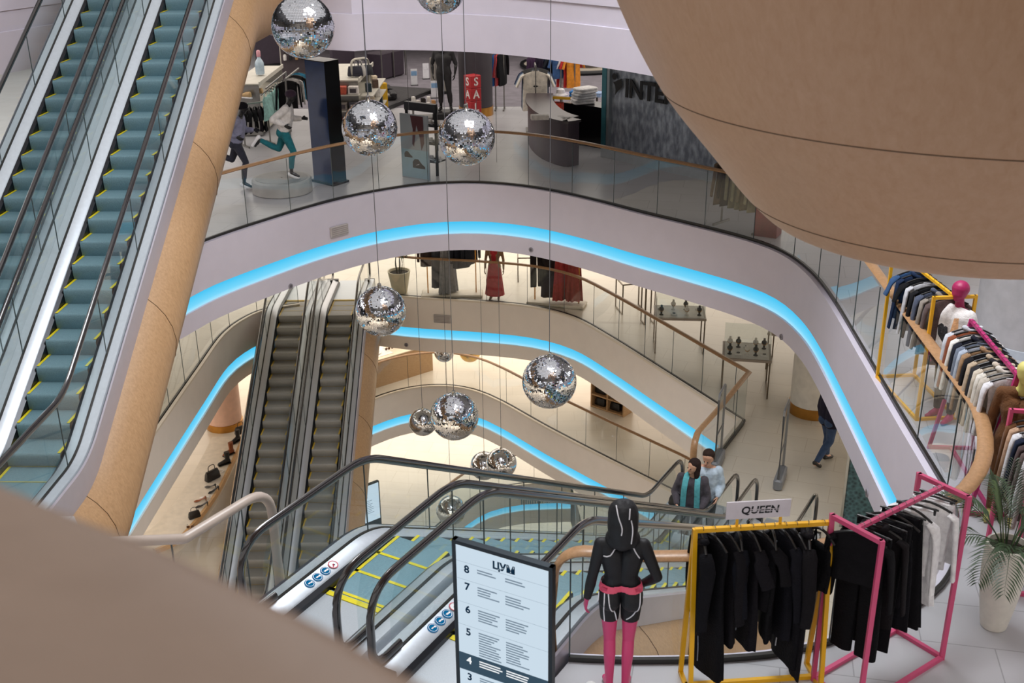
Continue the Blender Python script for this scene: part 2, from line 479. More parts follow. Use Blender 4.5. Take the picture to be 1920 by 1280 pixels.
for k, (h, z) in enumerate(((hole5, L5), (hole4, L4), (hole3, L3), (hole2, L2), (hole1, L1))):
    slab('ceiling' + ('.%03d' % k if k else ''), BIG, [h], z - 1.5, CEIL, False, 'ceiling under one of the open storeys')
slab('ceiling.005', BIG, [], 11.5, CEIL, False, 'roof over the whole hall')
# outer walls
WALLD = mat('dark_shop_wall', '2c2833', .6, var=.1)
WALLB = mat('beige_shop_wall', 'd8cdbd', .6, var=.03)
def wall(name, a, b, z0, z1, m, label):
    mb = MB(); d = (Vector(b) - Vector(a)).normalized(); n = Vector((-d.y, d.x)) * .1
    mb.loft([[(a[0], a[1], z0), (b[0], b[1], z0), (b[0] + n.x, b[1] + n.y, z0), (a[0] + n.x, a[1] + n.y, z0)], [(a[0], a[1], z1), (b[0], b[1], z1), (b[0] + n.x, b[1] + n.y, z1), (a[0] + n.x, a[1] + n.y, z1)]], True, True)
    return struct(mb.build(name, m, smooth=False), label, 'wall')
for k, (z0, z1, m) in enumerate(((L0, L4 - 1.6, WALLB), (L4, L5 - 1.5, WALLD), (L5, 11.5, WALLB))):
    s = '.%03d' % k if k else ''
    wall('wall_back' + s, (-34, 50), (34, 50), z0, z1, m, 'back wall of the shops')
    wall('wall_left' + s, (-30, -6), (-30, 50), z0, z1, m, 'left outer wall of the hall')
    wall('wall_right' + s, (30, -6), (30, 50), z0, z1, WALLB, 'right outer wall of the hall')
    wall('wall_front' + s, (-34, -5.5), (34, -5.5), z0, z1, WALLB, 'wall behind the viewer')

# ---------------------------------------------------------------- glass balustrades
def balustrade(line, z, label, top=1.12, pane=1.15, rw=.05, rh=.035, railm=WOODR, glassm=GLASS, inset=.0, name='glass_balustrade', rail=True, railpath=None, cap=None, group=None):
    o = line[len(line) // 2]; root = thing(name, label, 'balustrade', (o.x, o.y, z))
    L = sum((b - a).length for a, b in zip(line, line[1:]))
    n = max(1, round(L / pane)); pts = resample(line, n * 6 + 1)
    pts = [Vector((p.x, p.y, z)) for p in pts]
    mb = MB(root.location); ch = offset_line(pts, .02); c2 = offset_line(pts, -.02)
    mb.loft([[Vector((p.x, p.y, z + .002)) for p in ch], [Vector((p.x, p.y, z + .05)) for p in ch], [Vector((p.x, p.y, z + .05)) for p in c2], [Vector((p.x, p.y, z + .002)) for p in c2]], False)
    mb.build('base_channel', DARKCH, root)
    if cap:
        mb = MB(root.location); ch = offset_line(pts, -.05); c2 = offset_line(pts, -.12)
        mb.loft([[Vector((p.x, p.y, z + .004)) for p in ch], [Vector((p.x, p.y, z + .05)) for p in ch], [Vector((p.x, p.y, z + .05)) for p in c2], [Vector((p.x, p.y, z + .004)) for p in c2]], False)
        mb.build('edge_cap', cap, root)
    for k in range(n):
        seg = pts[k * 6:k * 6 + 7]
        a = seg[0].lerp(seg[1], .04); b = seg[-1].lerp(seg[-2], .04); seg = [a] + seg[1:-1] + [b]
        mb = MB(root.location)
        mb.loft([[p + Vector((0, 0, .05)) for p in seg], [p + Vector((0, 0, top - .02)) for p in seg]], False)
        e = mb.build('glass_panel', [glassm], root, fix=False)
        mb = MB(root.location); mb.bar(b + Vector((0, 0, .05)), b + Vector((0, 0, top - .02)), .012)
        mb.build('edge_joint', mat('glass_edge', '3c4a4c', .3), e, smooth=False)
    if rail:
        rp = railpath or [p + Vector((0, 0, top)) for p in pts]
        mb = MB(root.location); mb.tube(rp, rw, 10, True, False, rh); mb.build('handrail', railm, root)
    return root
iA = next(i for i, p in enumerate(edge4) if p.x > -7.2 and p.y > 17.5)
lineA = edge4[iA:]
endp = lineA[-1]
rp = [p + Vector((0, 0, 1.12)) for p in offset_line(lineA, .09)]
d = (endp - lineA[-6]).normalized()
rp = rp[:-3] + fillet([rp[-3], endp + d * .12 + Vector((0, 0, 1.12)), endp + d * .12 + Vector((0, 0, .03))], .3)
balustrade(lineA, L4, 'long curved glass balustrade with oak handrail along the sports shop and round to the racks', railpath=rp, rw=.075, rh=.03, glassm=GLASS)
balustrade(edge3R, L3, 'glass balustrade with slim oak handrail below the dress racks, with a pointed corner', cap=CREAM, rw=.06, rh=.03,
           railpath=fillet([p + Vector((0, 0, 1.12)) for p in (far3R[:-1] + c3)] + [c3[-1] + Vector((-.1, -.25, 1.0)), c3[-1] + Vector((-.1, -.3, .05))], [0] * (len(far3R) + 1) + [.3, .3, 0]))
balustrade(edge3L, L3, 'glass balustrade on the beige rim left of the lower escalators', cap=CREAM, rail=False)
balustrade(edge2, L2, 'glass balustrade with oak handrail two floors down', cap=CREAM, rw=.05, rh=.03)
balustrade(edge1, L1, 'glass balustrade with oak handrail on the lowest rim', cap=CREAM, rw=.05, rh=.03)
# grey-tan rail left of the centre escalators
q = P([(150, 1018), (345, 1010), (452, 945)], 1.1)
ln = [Vector((p.x, p.y, 0)) for p in q]
e = q[-1]; d = (q[-1] - q[-2]).normalized()
balustrade(resample(ln, 14), L4, 'short glass balustrade with a bent grey-beige rail left of the centre escalators', pane=.95, railm=mat('grey_beige_rail', 'b5a79c', .35, 0, .05), rw=.045, rh=.045,
           railpath=fillet([q[0], q[1], q[2] + d * .35, q[2] + d * .35 + Vector((0, 0, -1.08))], [0, .05, .3, 0]))

# ---------------------------------------------------------------- lamps under the ceilings and the roof, plus an added broad fill
def lamp(loc, sx, sy, power, col, rot=(0, 0, 0)):
    d = bpy.data.lights.new('ceiling_lamp', 'AREA'); d.shape = 'RECTANGLE'; d.size = sx; d.size_y = sy; d.energy = power; d.color = col
    o = bpy.data.objects.new('ceiling_lamp', d); COL.objects.link(o); o.location = loc; o.rotation_euler = rot
    return o
NEU, COOL, WARM, WARM2 = (1, .95, .92), (.92, .95, 1), (1, .93, .85), (1, .91, .80)
lamp((0, 14, 11.2), 24, 24, 950, NEU)  # broad fill added for ambient light and a grey tone in the mirror balls
lamp((1.5, 12, 11.0), 4.5, 4.5, 1350, COOL)
lamp((0, 2, 11.2), 16, 6, 250, NEU)
for z, c, pw, y0 in ((L5, NEU, 1.2, 25.5), (L4, WARM, 1.5, 27), (L3, WARM2, 1.6, 29), (L2, WARM2, 1.6, 31), (L1, WARM, 1.0, 33)):
    zz = z - 1.56
    lamp((0, y0 + 8.5, zz), 40, 14, 1700 * pw, c if z != L5 else (1, .92, .83))
    lamp((-15, 15, zz), 10, 26, 900 * pw, c)
    lamp((16, 14, zz), 10, 26, 900 * pw, c)
    lamp((0, 1.0, zz), 40, 8, (650 if z == L5 else 1700) * pw, c)
w = bpy.data.worlds.new('world'); S.world = w; w.use_nodes = True
w.node_tree.nodes['Background'].inputs[0].default_value = (.9, .92, 1, 1); w.node_tree.nodes['Background'].inputs[1].default_value = .4
S.view_settings.view_transform = 'Standard'
S.view_settings.exposure = 0
S.cycles.transparent_max_bounces = 18
S.cycles.max_bounces = 7
S.cycles.diffuse_bounces = 3
S.cycles.glossy_bounces = 4
S.cycles.caustics_reflective = False; S.cycles.caustics_refractive = False
S.cycles.sample_clamp_indirect = 4
# ================================================================ escalators
TREAD = mat('ribbed_step', '789aa5', .45, .3, .08, 60, .3, 120)
TREADG = mat('ribbed_step_grey', '8b8984', .45, .3, .08, 60, .3, 120)
YELLOW = mat('yellow_step_edge', 'd8c91c', .5)
YELLOWG = mat('ochre_step_edge', 'c9a634', .5)
RISE = 4.2; RUN = RISE / math.tan(R(30))
LAV = mat('lavender_side_panel', 'b9b4bd', .35, .3, .03)

def escalator(name, label, loc, rz, ll=2.2, lu=2.2, tread=TREAD, yel=YELLOW, deck=ALU2, glass=GLASSB, rise=RISE, sides=(1, -1), nsteps=None, railm=None, rear=.035):
    root = thing(name, label, 'escalator', loc, rz)
    run = rise / math.tan(R(30))
    def path(off, ext0=0, ext1=0, n=10, r=1.2):
        return fillet([(-ll + ext0, 0, off), (0, 0, off), (run, 0, rise + off), (run + lu - ext1, 0, rise + off)], r, n)
    def zat(x):
        return 0 if x < 0 else min(x * math.tan(R(30)), rise)
    # steps
    x = -.75; k = 0
    dx = .35; N = int((run + 1.5) / dx)
    ph = .1
    k0 = int(1.0 / dx)
    for k in range(-k0, int((run + .95) / dx)):
        x0 = k * dx + ph
        f = max(0, min(rise, (x0 + .2) * math.tan(R(30))))
        # flatten the first and last steps
        z = f + .006
        zp = max(0, min(rise, (x0 - .2) * math.tan(R(30)))); h = max(z - zp, .02)
        mb = MB(); w = .31
        prof = [(x0 + .0, z - h), (x0 - .012, z - h * .85), (x0 - .022, z - h * .4), (x0 - .02, z - .03), (x0 - .005, z - .005), (x0 + .01, z), (x0 + dx + .01, z), (x0 + dx + .01, z - .05)]
        mb.loft([[(a, -w, b) for a, b in prof], [(a, w, b) for a, b in prof]], False)
        mb.m(1)
        e = .004
        for sy in (-1, 1):
            mb.add([(x0 - .005, sy * w, z + e), (x0 - .005, sy * (w - .035), z + e), (x0 + dx, sy * (w - .035), z + e), (x0 + dx, sy * w, z + e)], [(0, 1, 2, 3)])
        mb.add([(x0 + dx - rear, -w, z + e), (x0 + dx - rear, w, z + e), (x0 + dx, w, z + e), (x0 + dx, -w, z + e)], [(0, 1, 2, 3)])
        mb.build('step', [tread, yel], root, angle=60)
    for xa, xb, zz in ((-.95, -k0 * dx + ph, 0), (int((run + .95) / dx) * dx + ph - .01, run + .95, rise)):
        if xb - xa > .02:
            mb = MB(); mb.box(((xa + xb) / 2, 0, zz - .02), (xb - xa, .62, .04)); mb.build('step', [tread, yel], root, smooth=False)
    # landing plates
    for xa, xb, zz in ((-ll - .3, -.93, .012), (run + .93, run + lu + .3, rise + .012)):
        mb = MB(); mb.box(((xa + xb) / 2, 0, zz - .01), (abs(xb - xa), .72, .02)); mb.build('landing_plate', mat('landing_plate_metal', 'b9c0c6', .4, .5, .05, 80), root, smooth=False)
        mb = MB(); xc = xb if zz < 1 else xa; mb.box((xc, 0, zz + .002), (.06, .62, .012)); mb.build('comb_plate', yel, root, smooth=False)
    for sy in (-1, 1):
        def strip(name, prof, m, off=0, e0=.0, e1=.0):
            ps = path(off, e0, e1); mb = MB()
            mb.loft([[Vector((p.x, sy * a, p.z + b)) for p in ps] for a, b in prof], False)
            return mb.build(name, m, root, angle=50)
        strip('skirt', [(.315, -.25), (.318, .06), (.36, .09)], SKIRT)
        strip('inner_deck', [(.36, .085), (.372, .105), (.495, .15)], deck)
        strip('glass_seal', [(.495, .15), (.497, .162), (.523, .162), (.525, .15)], DARKCH)
        strip('outer_deck', [(.525, .15), (.628, .15), (.64, .13), (.64, -.1)], deck)
        # glass panels
        gp = resample(path(0, .18, .18, 12), 121); npan = 9; per = 120 // npan
        for j in range(npan):
            seg = gp[j * per:(j + 1) * per + 1] if j < npan - 1 else gp[j * per:]
            top = []
            for p in seg:
                dd = min(p.x - gp[0].x, gp[-1].x - p.x); t = .95
                if dd < .4: t = .55 + .4 * math.sqrt(max(0, 1 - ((.4 - dd) / .4) ** 2))
                top.append(Vector((p.x, sy * .51, p.z + t)))
            mb = MB(); mb.loft([[Vector((p.x, sy * .51, p.z + .15)) for p in seg], top], False)
            gpn = mb.build('glass_panel', glass, root, fix=False)
            if j < npan - 1:
                mb = MB(); mb.bar(Vector((seg[-1].x, sy * .51, seg[-1].z + .15)), top[-1], .01); mb.build('edge_joint', mat('glass_edge', '3c4a4c', .3), gpn, smooth=False)
        # handrail
        H = .94
        hp = fillet([(-ll + .3, sy * .51, .2), (-ll - .08, sy * .51, .2), (-ll - .08, sy * .51, H), (0, sy * .51, H), (run, sy * .51, rise + H), (run + lu + .08, sy * .51, rise + H), (run + lu + .08, sy * .51, rise + .2), (run + lu - .3, sy * .51, rise + .2)],
                    [0, .33, .37, 1.1, 1.1, .37, .33, 0], 10)
        mb = MB(); mb.tube(hp, .042, 10, True, False, .03, up=(0, 1, 0)); mb.build('handrail', railm or RUBBER, root)
        # newel skirts at both ends
        for xe, s2, zz in ((-ll, -1, 0), (run + lu, 1, rise)):
            mb = MB(); mb.box((xe + s2 * .02, sy * .5, zz + .075), (.1, .28, .148)); mb.build('newel_base', BLACK, root, smooth=False)
    return root

def casing(name, label, loc, rz, m=WOODC, ll=1.0, lu=1.5, half=1.29, cy=.63, rise=RISE, depth=1.0):
    """wood-clad underside shared by a pair of escalators"""
    run = rise / math.tan(R(30))
    root = thing(name, label, 'escalator casing', loc, rz)
    ps = fillet([(-ll, 0, 0), (0, 0, 0), (run, 0, rise), (run + lu, 0, rise)], 1.4, 10)
    # split long straight stretch so veneer joints can be placed
    def sweep(name, prof, mm, par=root):
        mb = MB(); mb.loft([[Vector((p.x, cy + a, p.z + b)) for p in ps] for a, b in prof], False)
        return mb.build(name, mm, par, angle=35)
    for sy in (-1, 1):
        sweep('side_panel', [(sy * half, .15), (sy * (half + .015), .13), (sy * (half + .015), -.2)], LAV)
    arc = [(half + .01, -.2), (half + .11, -.29), (half + .21, -.42), (half + .28, -.58), (half + .31, -.76), (half + .27, -.98), (half + .1, -1.2), (half - .25, -1.36), (0, -1.42)]
    prof = arc + [(-a, b) for a, b in arc[-2::-1]]
    belly = sweep('wood_belly', prof, m)
    # veneer joints
    L = resample(ps, 200)
    for i in range(16, 200, 34):
        p, t = L[i], (L[min(i + 1, 199)] - L[i - 1]).normalized()
        mb = MB(); mb.tube([Vector((p.x, cy + a * 1.002, p.z + b * 1.002)) for a, b in prof], .005, 5); mb.build('veneer_joint', mat('joint_line', '6b5137', .7), belly)
    for j, p in ((0, ps[0]), (1, ps[-1])):
        mb = MB(); mb.poly([Vector((p.x, cy + a, p.z + b)) for a, b in [(half, -.07)] + prof + [(-half, -.07)]])
        mb.build('end_plate', LAV, root, smooth=False)
    return root

BL = Vector((-5.42, 11.0, 0)); BD = Vector((math.cos(R(178)), math.sin(R(178)), 0))
escalator('escalator', 'big blue-stepped escalator at upper left, the one next to the oak casing', BL, R(88), 2.0, 4.0, deck=ALU2, rise=L5, rear=.012)
escalator('escalator', 'big blue-stepped escalator at upper left, the outer one cut by the frame edge', BL + BD * 1.26, R(88), 2.0, 4.0, deck=ALU2, rise=L5, rear=.012)
casing('escalator_casing', 'oak-veneered rounded casing beneath the big upper left escalators', BL, R(88), ll=1.6, lu=6.2, rise=L5)
LL = (-4.42, 19.5, L2)
escalator('escalator', 'lower grey-stepped escalator, right of its pair, beside the oak casing', LL, R(90), 2.2, 2.2, TREADG, YELLOWG, ALU, GLASS, rear=.018)
escalator('escalator', 'lower grey-stepped escalator, left of its pair, beside the shoe bench', (LL[0] - 1.26, LL[1], L2), R(90), 2.2, 2.2, TREADG, YELLOWG, ALU, GLASS, rear=.018)
casing('escalator_casing', 'oak-veneered casing beneath the two lower grey escalators', LL, R(90))
CE = sn(14.8, -5.5, L3)
escalator('escalator', 'descending escalator in the centre, the far one behind the lit directory', CE, R(240), 1.5, 1.7, deck=ALU2)
CE2 = sn(14.8, -4.14, L3)
escalator('escalator', 'descending escalator in the centre, the near one beside the black-clad mannequin', CE2, R(240), 1.5, 1.7, deck=ALU2)
casing('escalator_casing', 'oak-veneered casing beneath the two central escalators', CE, R(240), cy=.68, half=1.34)
# small glimpse of the lowest escalator
eb = at(1112, 905, L1)
escalator('escalator', 'lowest escalator glimpsed behind the handrails beside the grille', (eb.x, eb.y + .2 - RUN, L0), R(90), 2.2, 1.2, TREADG, YELLOWG, ALU, GLASS, rear=.018)

# ---------------------------------------------------------------- the oak bowl at upper right and the coping in front of the viewer
def bowl():
    c = Vector((2.907, 7.026, 0)); zb = 3.93
    prof = [(.55, 3.93), (.8, 3.935), (1.13, 3.99), (1.326, 4.13), (1.591, 4.43), (1.99, 4.93), (2.33, 5.63), (2.6, 6.6), (2.7, 9)]
    root = thing('oak_bowl', 'large curved oak-veneered shell hanging over the upper right corner', 'wooden shell', (c.x, c.y, zb))
    ln = smooth_line([Vector((r, 0, z)) for r, z in prof], .06)
    mb = MB(root.location); mb.lathe([(0.02, zb)] + [(p.x, p.z) for p in ln], (c.x, c.y, 0), 128, False)
    sh = mb.build('shell', WOODB, root)
    for zz in (4.16, 4.85, 5.9):
        for a, b in zip(ln, ln[1:]):
            if a.z <= zz <= b.z:
                r = a.x + (b.x - a.x) * (zz - a.z) / (b.z - a.z)
                mb = MB(root.location); mb.tube([(c.x + r * math.cos(t / 128 * 2 * math.pi), c.y + r * math.sin(t / 128 * 2 * math.pi), zz) for t in range(128)], .004, 5, False, True)
                mb.build('veneer_joint', mat('joint_line_bowl', '6b5440', .7), sh); break
bowl()
def coping():
    z = 5.62
    px = [(-260, 800), (0, 893), (100, 935), (200, 975), (300, 1010), (400, 1058), (500, 1105), (600, 1152), (700, 1207), (800, 1264), (900, 1325), (1050, 1420)]
    e = [at(x, y, z) for x, y in px]
    root = thing('balustrade_coping', 'blurred rounded oak balustrade top in the near lower left corner', 'balustrade', (e[0].x, e[0].y, L5))
    e = smooth_line(e, .05)
    mb = MB(root.location); inn = offset_line(e, -.55)
    rows = [[p + Vector((0, 0, z_)) for p in offset_line(e, o_)] for o_, z_ in ((.012, -.9), (.012, -.1), (.011, -.06), (.006, -.025), (-.004, -.006), (-.02, 0), (-.08, .003), (-.3, 0), (-.55, -.01), (-.55, -.9))]
    mb.loft(rows, False)
    mb.build('coping', WOODF, root, angle=70)
coping()
# ================================================================ kit: figures, clothes, racks, small goods
from mathutils.bvhtree import BVHTree
V = Vector

def capsule(mb, p0, r0, p1, r1, seg=14, fl=1.0, up=(0, 1, 0)):
    p0, p1 = V(p0), V(p1); d = p1 - p0
    if d.length < 1e-5: p1 = p0 + V((0, 0, 1e-3)); d = p1 - p0
    d.normalize(); pts = []; rs = []
    for k in range(5):
        a = -math.pi / 2 + (math.pi / 2) * k / 4
        pts.append(p0 + d * (r0 * math.sin(a))); rs.append(max(r0 * math.cos(a), 1e-4))
    for k in range(5):
        a = (math.pi / 2) * k / 4
        pts.append(p1 + d * (r1 * math.sin(a))); rs.append(max(r1 * math.cos(a), 1e-4))
    mb.tube(pts, rs, seg, True, False, [r * fl for r in rs], up=up)

def bake(o, mods):
    for t, kw in mods:
        m = o.modifiers.new('m', t)
        for k, v in kw.items(): setattr(m, k, v)
    bpy.context.view_layer.update()
    me = bpy.data.meshes.new_from_object(o.evaluated_get(bpy.context.evaluated_depsgraph_get()))
    o.modifiers.clear(); old = o.data; o.data = me; bpy.data.meshes.remove(old)
    return o

def seg_dist(p, a, b, ra, rb):
    ab = b - a; t = max(0, min(1, (p - a).dot(ab) / max(ab.length_squared, 1e-9)))
    return (p - (a + ab * t)).length - (ra + (rb - ra) * t)

def human(J, female=True, k=1.0, fing=.0085, hand=True):
    """list of (label, p0, r0, p1, r1) from joints"""
    C = []
    def c(l, a, ra, b, rb): C.append((l, V(a), ra * k, V(b), rb * k))
    sx = (J['shR'] - J['shL']).normalized(); hx = (J['hipR'] - J['hipL']).normalized()
    ch, pe, wa, nk, hd = J['chest'], J['pelvis'], J['waist'], J['neck'], J['head']
    f = J['face'].normalized(); upv = (hd - nk).normalized()
    cw = .072 if female else .09
    for s in (-1, 1):
        c('torso', ch + sx * s * cw, .098 if female else .112, wa + hx * s * .045, .082 if female else .1)
        c('torso', wa + hx * s * .045, .082 if female else .1, pe + hx * s * .07, .1)
        c('torso', nk + sx * s * .03 - V((0, 0, .03)), .045, J['sh' + 'LR'[s > 0]] - sx * s * .03, .048)
        c('torso', J['sh' + 'LR'[s > 0]] - sx * s * .03, .05, ch + sx * s * cw, .085)
        if female: c('torso', ch + sx * s * .075 + J['fwd'] * .055 - V((0, 0, .02)), .058, ch + sx * s * .07 + J['fwd'] * .04, .05)
        c('pelvis', pe + hx * s * .085 - J['fwd'] * .055 - V((0, 0, .04)), .088, pe + hx * s * .08 - J['fwd'] * .03 + V((0, 0, .03)), .08)
    c('neck', nk - upv * .03, .055, hd - upv * .06, .05)
    c('head', hd + upv * .025 - f * .01, .092, hd - upv * .02 + f * .008, .08)
    c('head', hd - upv * .03 + f * .02, .066, hd - upv * .085 + f * .052, .036)
    c('nose', hd - upv * .0 + f * .092, .009, hd - upv * .03 + f * .106, .013)
    for s, n in ((-1, 'L'), (1, 'R')):
        side = upv.cross(f) * -s
        c('ear', hd - upv * .01 + side * .082, .018, hd - upv * .04 + side * .08, .012)
        sh, el, wr = J['sh' + n], J['el' + n], J['wr' + n]
        c('upper_arm', sh, .05, sh.lerp(el, .35), .046); c('upper_arm', sh.lerp(el, .35), .046, el, .036)
        c('forearm', el, .037, el.lerp(wr, .3), .039); c('forearm', el.lerp(wr, .3), .039, wr, .025)
        hp, kn, an, to = J['hip' + n], J['kn' + n], J['an' + n], J['to' + n]
        c('thigh', hp, .088, hp.lerp(kn, .4), .077); c('thigh', hp.lerp(kn, .4), .077, kn, .053)
        back = -J['fwd'] * .022
        c('shin', kn, .052, kn.lerp(an, .3) + back, .053); c('shin', kn.lerp(an, .3) + back, .053, an, .034)
        ft = (to - an); ft = ft - (an - kn).normalized() * 0
        c('foot', an + (an - kn).normalized() * .04 - (to - an).normalized() * .02, .036, to, .028)
        c('foot', an, .036, an.lerp(to, .6), .034)
        if hand:
            d = (wr - el).normalized(); pn = J.get('palm' + n, V((-s, 0, 0)))
            pn = (pn - d * pn.dot(d)).normalized(); w = d.cross(pn); th = J.get('thumb' + n, J['fwd']); w = w if w.dot(th) > 0 else -w
            for i, (o, L, cl) in enumerate(((.027, .068, .25), (.009, .076, .3), (-.009, .07, .35), (-.026, .056, .42))):
                a = wr + d * .02 + w * o * .6; b = wr + d * .09 + w * o
                c('hand', a, .014, b, .0115)
                q1 = b + (d + pn * cl).normalized() * L * .5; q2 = q1 + (d + pn * cl * 2.6).normalized() * L * .35; q3 = q2 + (d + pn * cl * 4).normalized() * L * .25
                c('hand', b, fing * 1.1, q1, fing); c('hand', q1, fing, q2, fing * .92); c('hand', q2, fing * .92, q3, fing * .8)
            t0 = wr + d * .025 + w * .02; t1 = t0 + (d * .6 + w * .75 + pn * .3).normalized() * .045; t2 = t1 + (d + w * .3 + pn * .4).normalized() * .03; t3 = t2 + (d + pn * .5).normalized() * .024
            c('hand', t0, .014, t1, .0115); c('hand', t1, .011, t2, .0098); c('hand', t2, .0098, t3, .0085)
    return C

def joints(**kw):
    """standing default, figure faces +y"""
    J = dict(pelvis=V((0, 0, .95)), waist=V((0, .005, 1.11)), chest=V((0, 0, 1.28)), neck=V((0, -.015, 1.46)), head=V((0, .01, 1.62)), face=V((0, 1, 0)), fwd=V((0, 1, 0)),
             shL=V((-.18, -.01, 1.40)), shR=V((.18, -.01, 1.40)), elL=V((-.235, -.03, 1.11)), elR=V((.235, -.03, 1.11)), wrL=V((-.25, .03, .87)), wrR=V((.25, .03, .87)),
             hipL=V((-.088, 0, .93)), hipR=V((.088, 0, .93)), knL=V((-.095, .02, .50)), knR=V((.095, .02, .50)), anL=V((-.1, -.02, .085)), anR=V((.1, -.02, .085)), toL=V((-.12, .12, .03)), toR=V((.12, .12, .03)))
    for a, b in kw.items(): J[a] = V(b)
    return J

def body(name, C, parent, pick, mats, voxel=.009, smooth=5):
    """one continuous skin from capsules; pick(label)->material index"""
    mb = MB()
    for l, a, ra, b, rb in C: capsule(mb, a, ra, b, rb)
    o = mb.build(name, mats, parent)
    bake(o, [('REMESH', dict(mode='VOXEL', voxel_size=voxel, use_smooth_shade=True)), ('SMOOTH', dict(factor=.5, iterations=smooth))])
    me = o.data
    me.materials.clear()
    for m in mats: me.materials.append(m)
    lab = []
    for v in me.vertices:
        lab.append(min(C, key=lambda c: seg_dist(v.co, c[1], c[3], c[2], c[4]))[0])
    if len(mats) > 1:
        for p in me.polygons: p.material_index = pick(lab[p.vertices[0]], p.center)
    me.shade_smooth()
    return o, lab

def dress(src, lab, name, m, test, off, parent, thick=0):
    """close-fitting garment: the part of the skin that passes test, moved outward"""
    me = src.data; ok = [test(lab[i], v.co) for i, v in enumerate(me.vertices)]
    idx = {}; vs = []; fs = []
    for p in me.polygons:
        if all(ok[i] for i in p.vertices):
            f = []
            for i in p.vertices:
                if i not in idx:
                    idx[i] = len(vs); v = me.vertices[i]; vs.append(tuple(v.co + v.normal * off))
                f.append(idx[i])
            fs.append(f)
    nm = bpy.data.meshes.new(name); nm.from_pydata(vs, [], fs); nm.materials.append(m); nm.shade_smooth(); nm.update()
    o = bpy.data.objects.new(name, nm); COL.objects.link(o); o.parent = parent
    return o

def loose(name, caps, m, parent, voxel=.012, cuts=(), smooth=6, wr=.0, seed=1):
    """loose garment: inflated capsules fused, cut open at planes, wrinkled"""
    mb = MB()
    for a, ra, b, rb in caps: capsule(mb, a, ra, b, rb)
    o = mb.build(name, m, parent)
    bake(o, [('REMESH', dict(mode='VOXEL', voxel_size=voxel, use_smooth_shade=True)), ('SMOOTH', dict(factor=.5, iterations=smooth))])
    bm = bmesh.new(); bm.from_mesh(o.data)
    for co, no in cuts:
        bmesh.ops.bisect_plane(bm, geom=bm.verts[:] + bm.edges[:] + bm.faces[:], plane_co=co, plane_no=no, clear_outer=True)
    bm.normal_update()
    if wr:
        r = random.Random(seed); a, b, c = [r.uniform(0, 6) for _ in range(3)]
        for v in bm.verts:
            v.co += v.normal * wr * (math.sin(v.co.z * 38 + 9 * v.co.x + a) * .6 + math.sin(v.co.z * 21 - 30 * v.co.x + b) * .5 + math.sin(40 * v.co.x + 17 * v.co.y + c) * .4)
    bm.to_mesh(o.data); bm.free(); o.data.materials.clear(); o.data.materials.append(m); o.data.shade_smooth()
    return o

def piping(src, lines, m, parent, direction, r=.006, name='piping', lift=.004):
    """thin trim laid on a surface: 2-d polylines (x, z) cast onto it along direction"""
    bv = BVHTree.FromPolygons([v.co for v in src.data.vertices], [p.vertices for p in src.data.polygons])
    d = V(direction).normalized()
    for ln in lines:
        pts = smooth_line([V((a, 0, b)) for a, b in ln], .02); out = []
        for p in pts:
            h = bv.ray_cast(p - d * 2, d)
            if h[0] is not None: out.append(h[0] + h[1] * lift if h[1].dot(d) < 0 else h[0] - h[1] * lift)
        if len(out) > 2:
            mb = MB(); mb.tube(out, r, 6); mb.build(name, m, parent)

# ---------------------------------------------------------------- hanging clothes
HANG = mat('black_hanger', '161516', .35, 0, .1)
HOOK = mat('hanger_hook', '9a9a9a', .25, .9, .05)
def ring(w, d, z, n=28, amp=0, fr=5, ph=0, cx=0, cy=0, fl=0):
    out = []
    for i in range(n):
        t = 2 * math.pi * i / n; c, s = math.cos(t), math.sin(t)
        k = 1 + amp * math.sin(fr * t + ph)
        out.append((cx + w * math.copysign(abs(c) ** .8, c) * (1 + .3 * amp * math.sin(fr * t + ph)), cy + d * math.copysign(abs(s) ** .8, s) * k + amp * .02 * math.sin(3 * t + ph), z + fl * math.sin(2 * t + ph)))
    return out

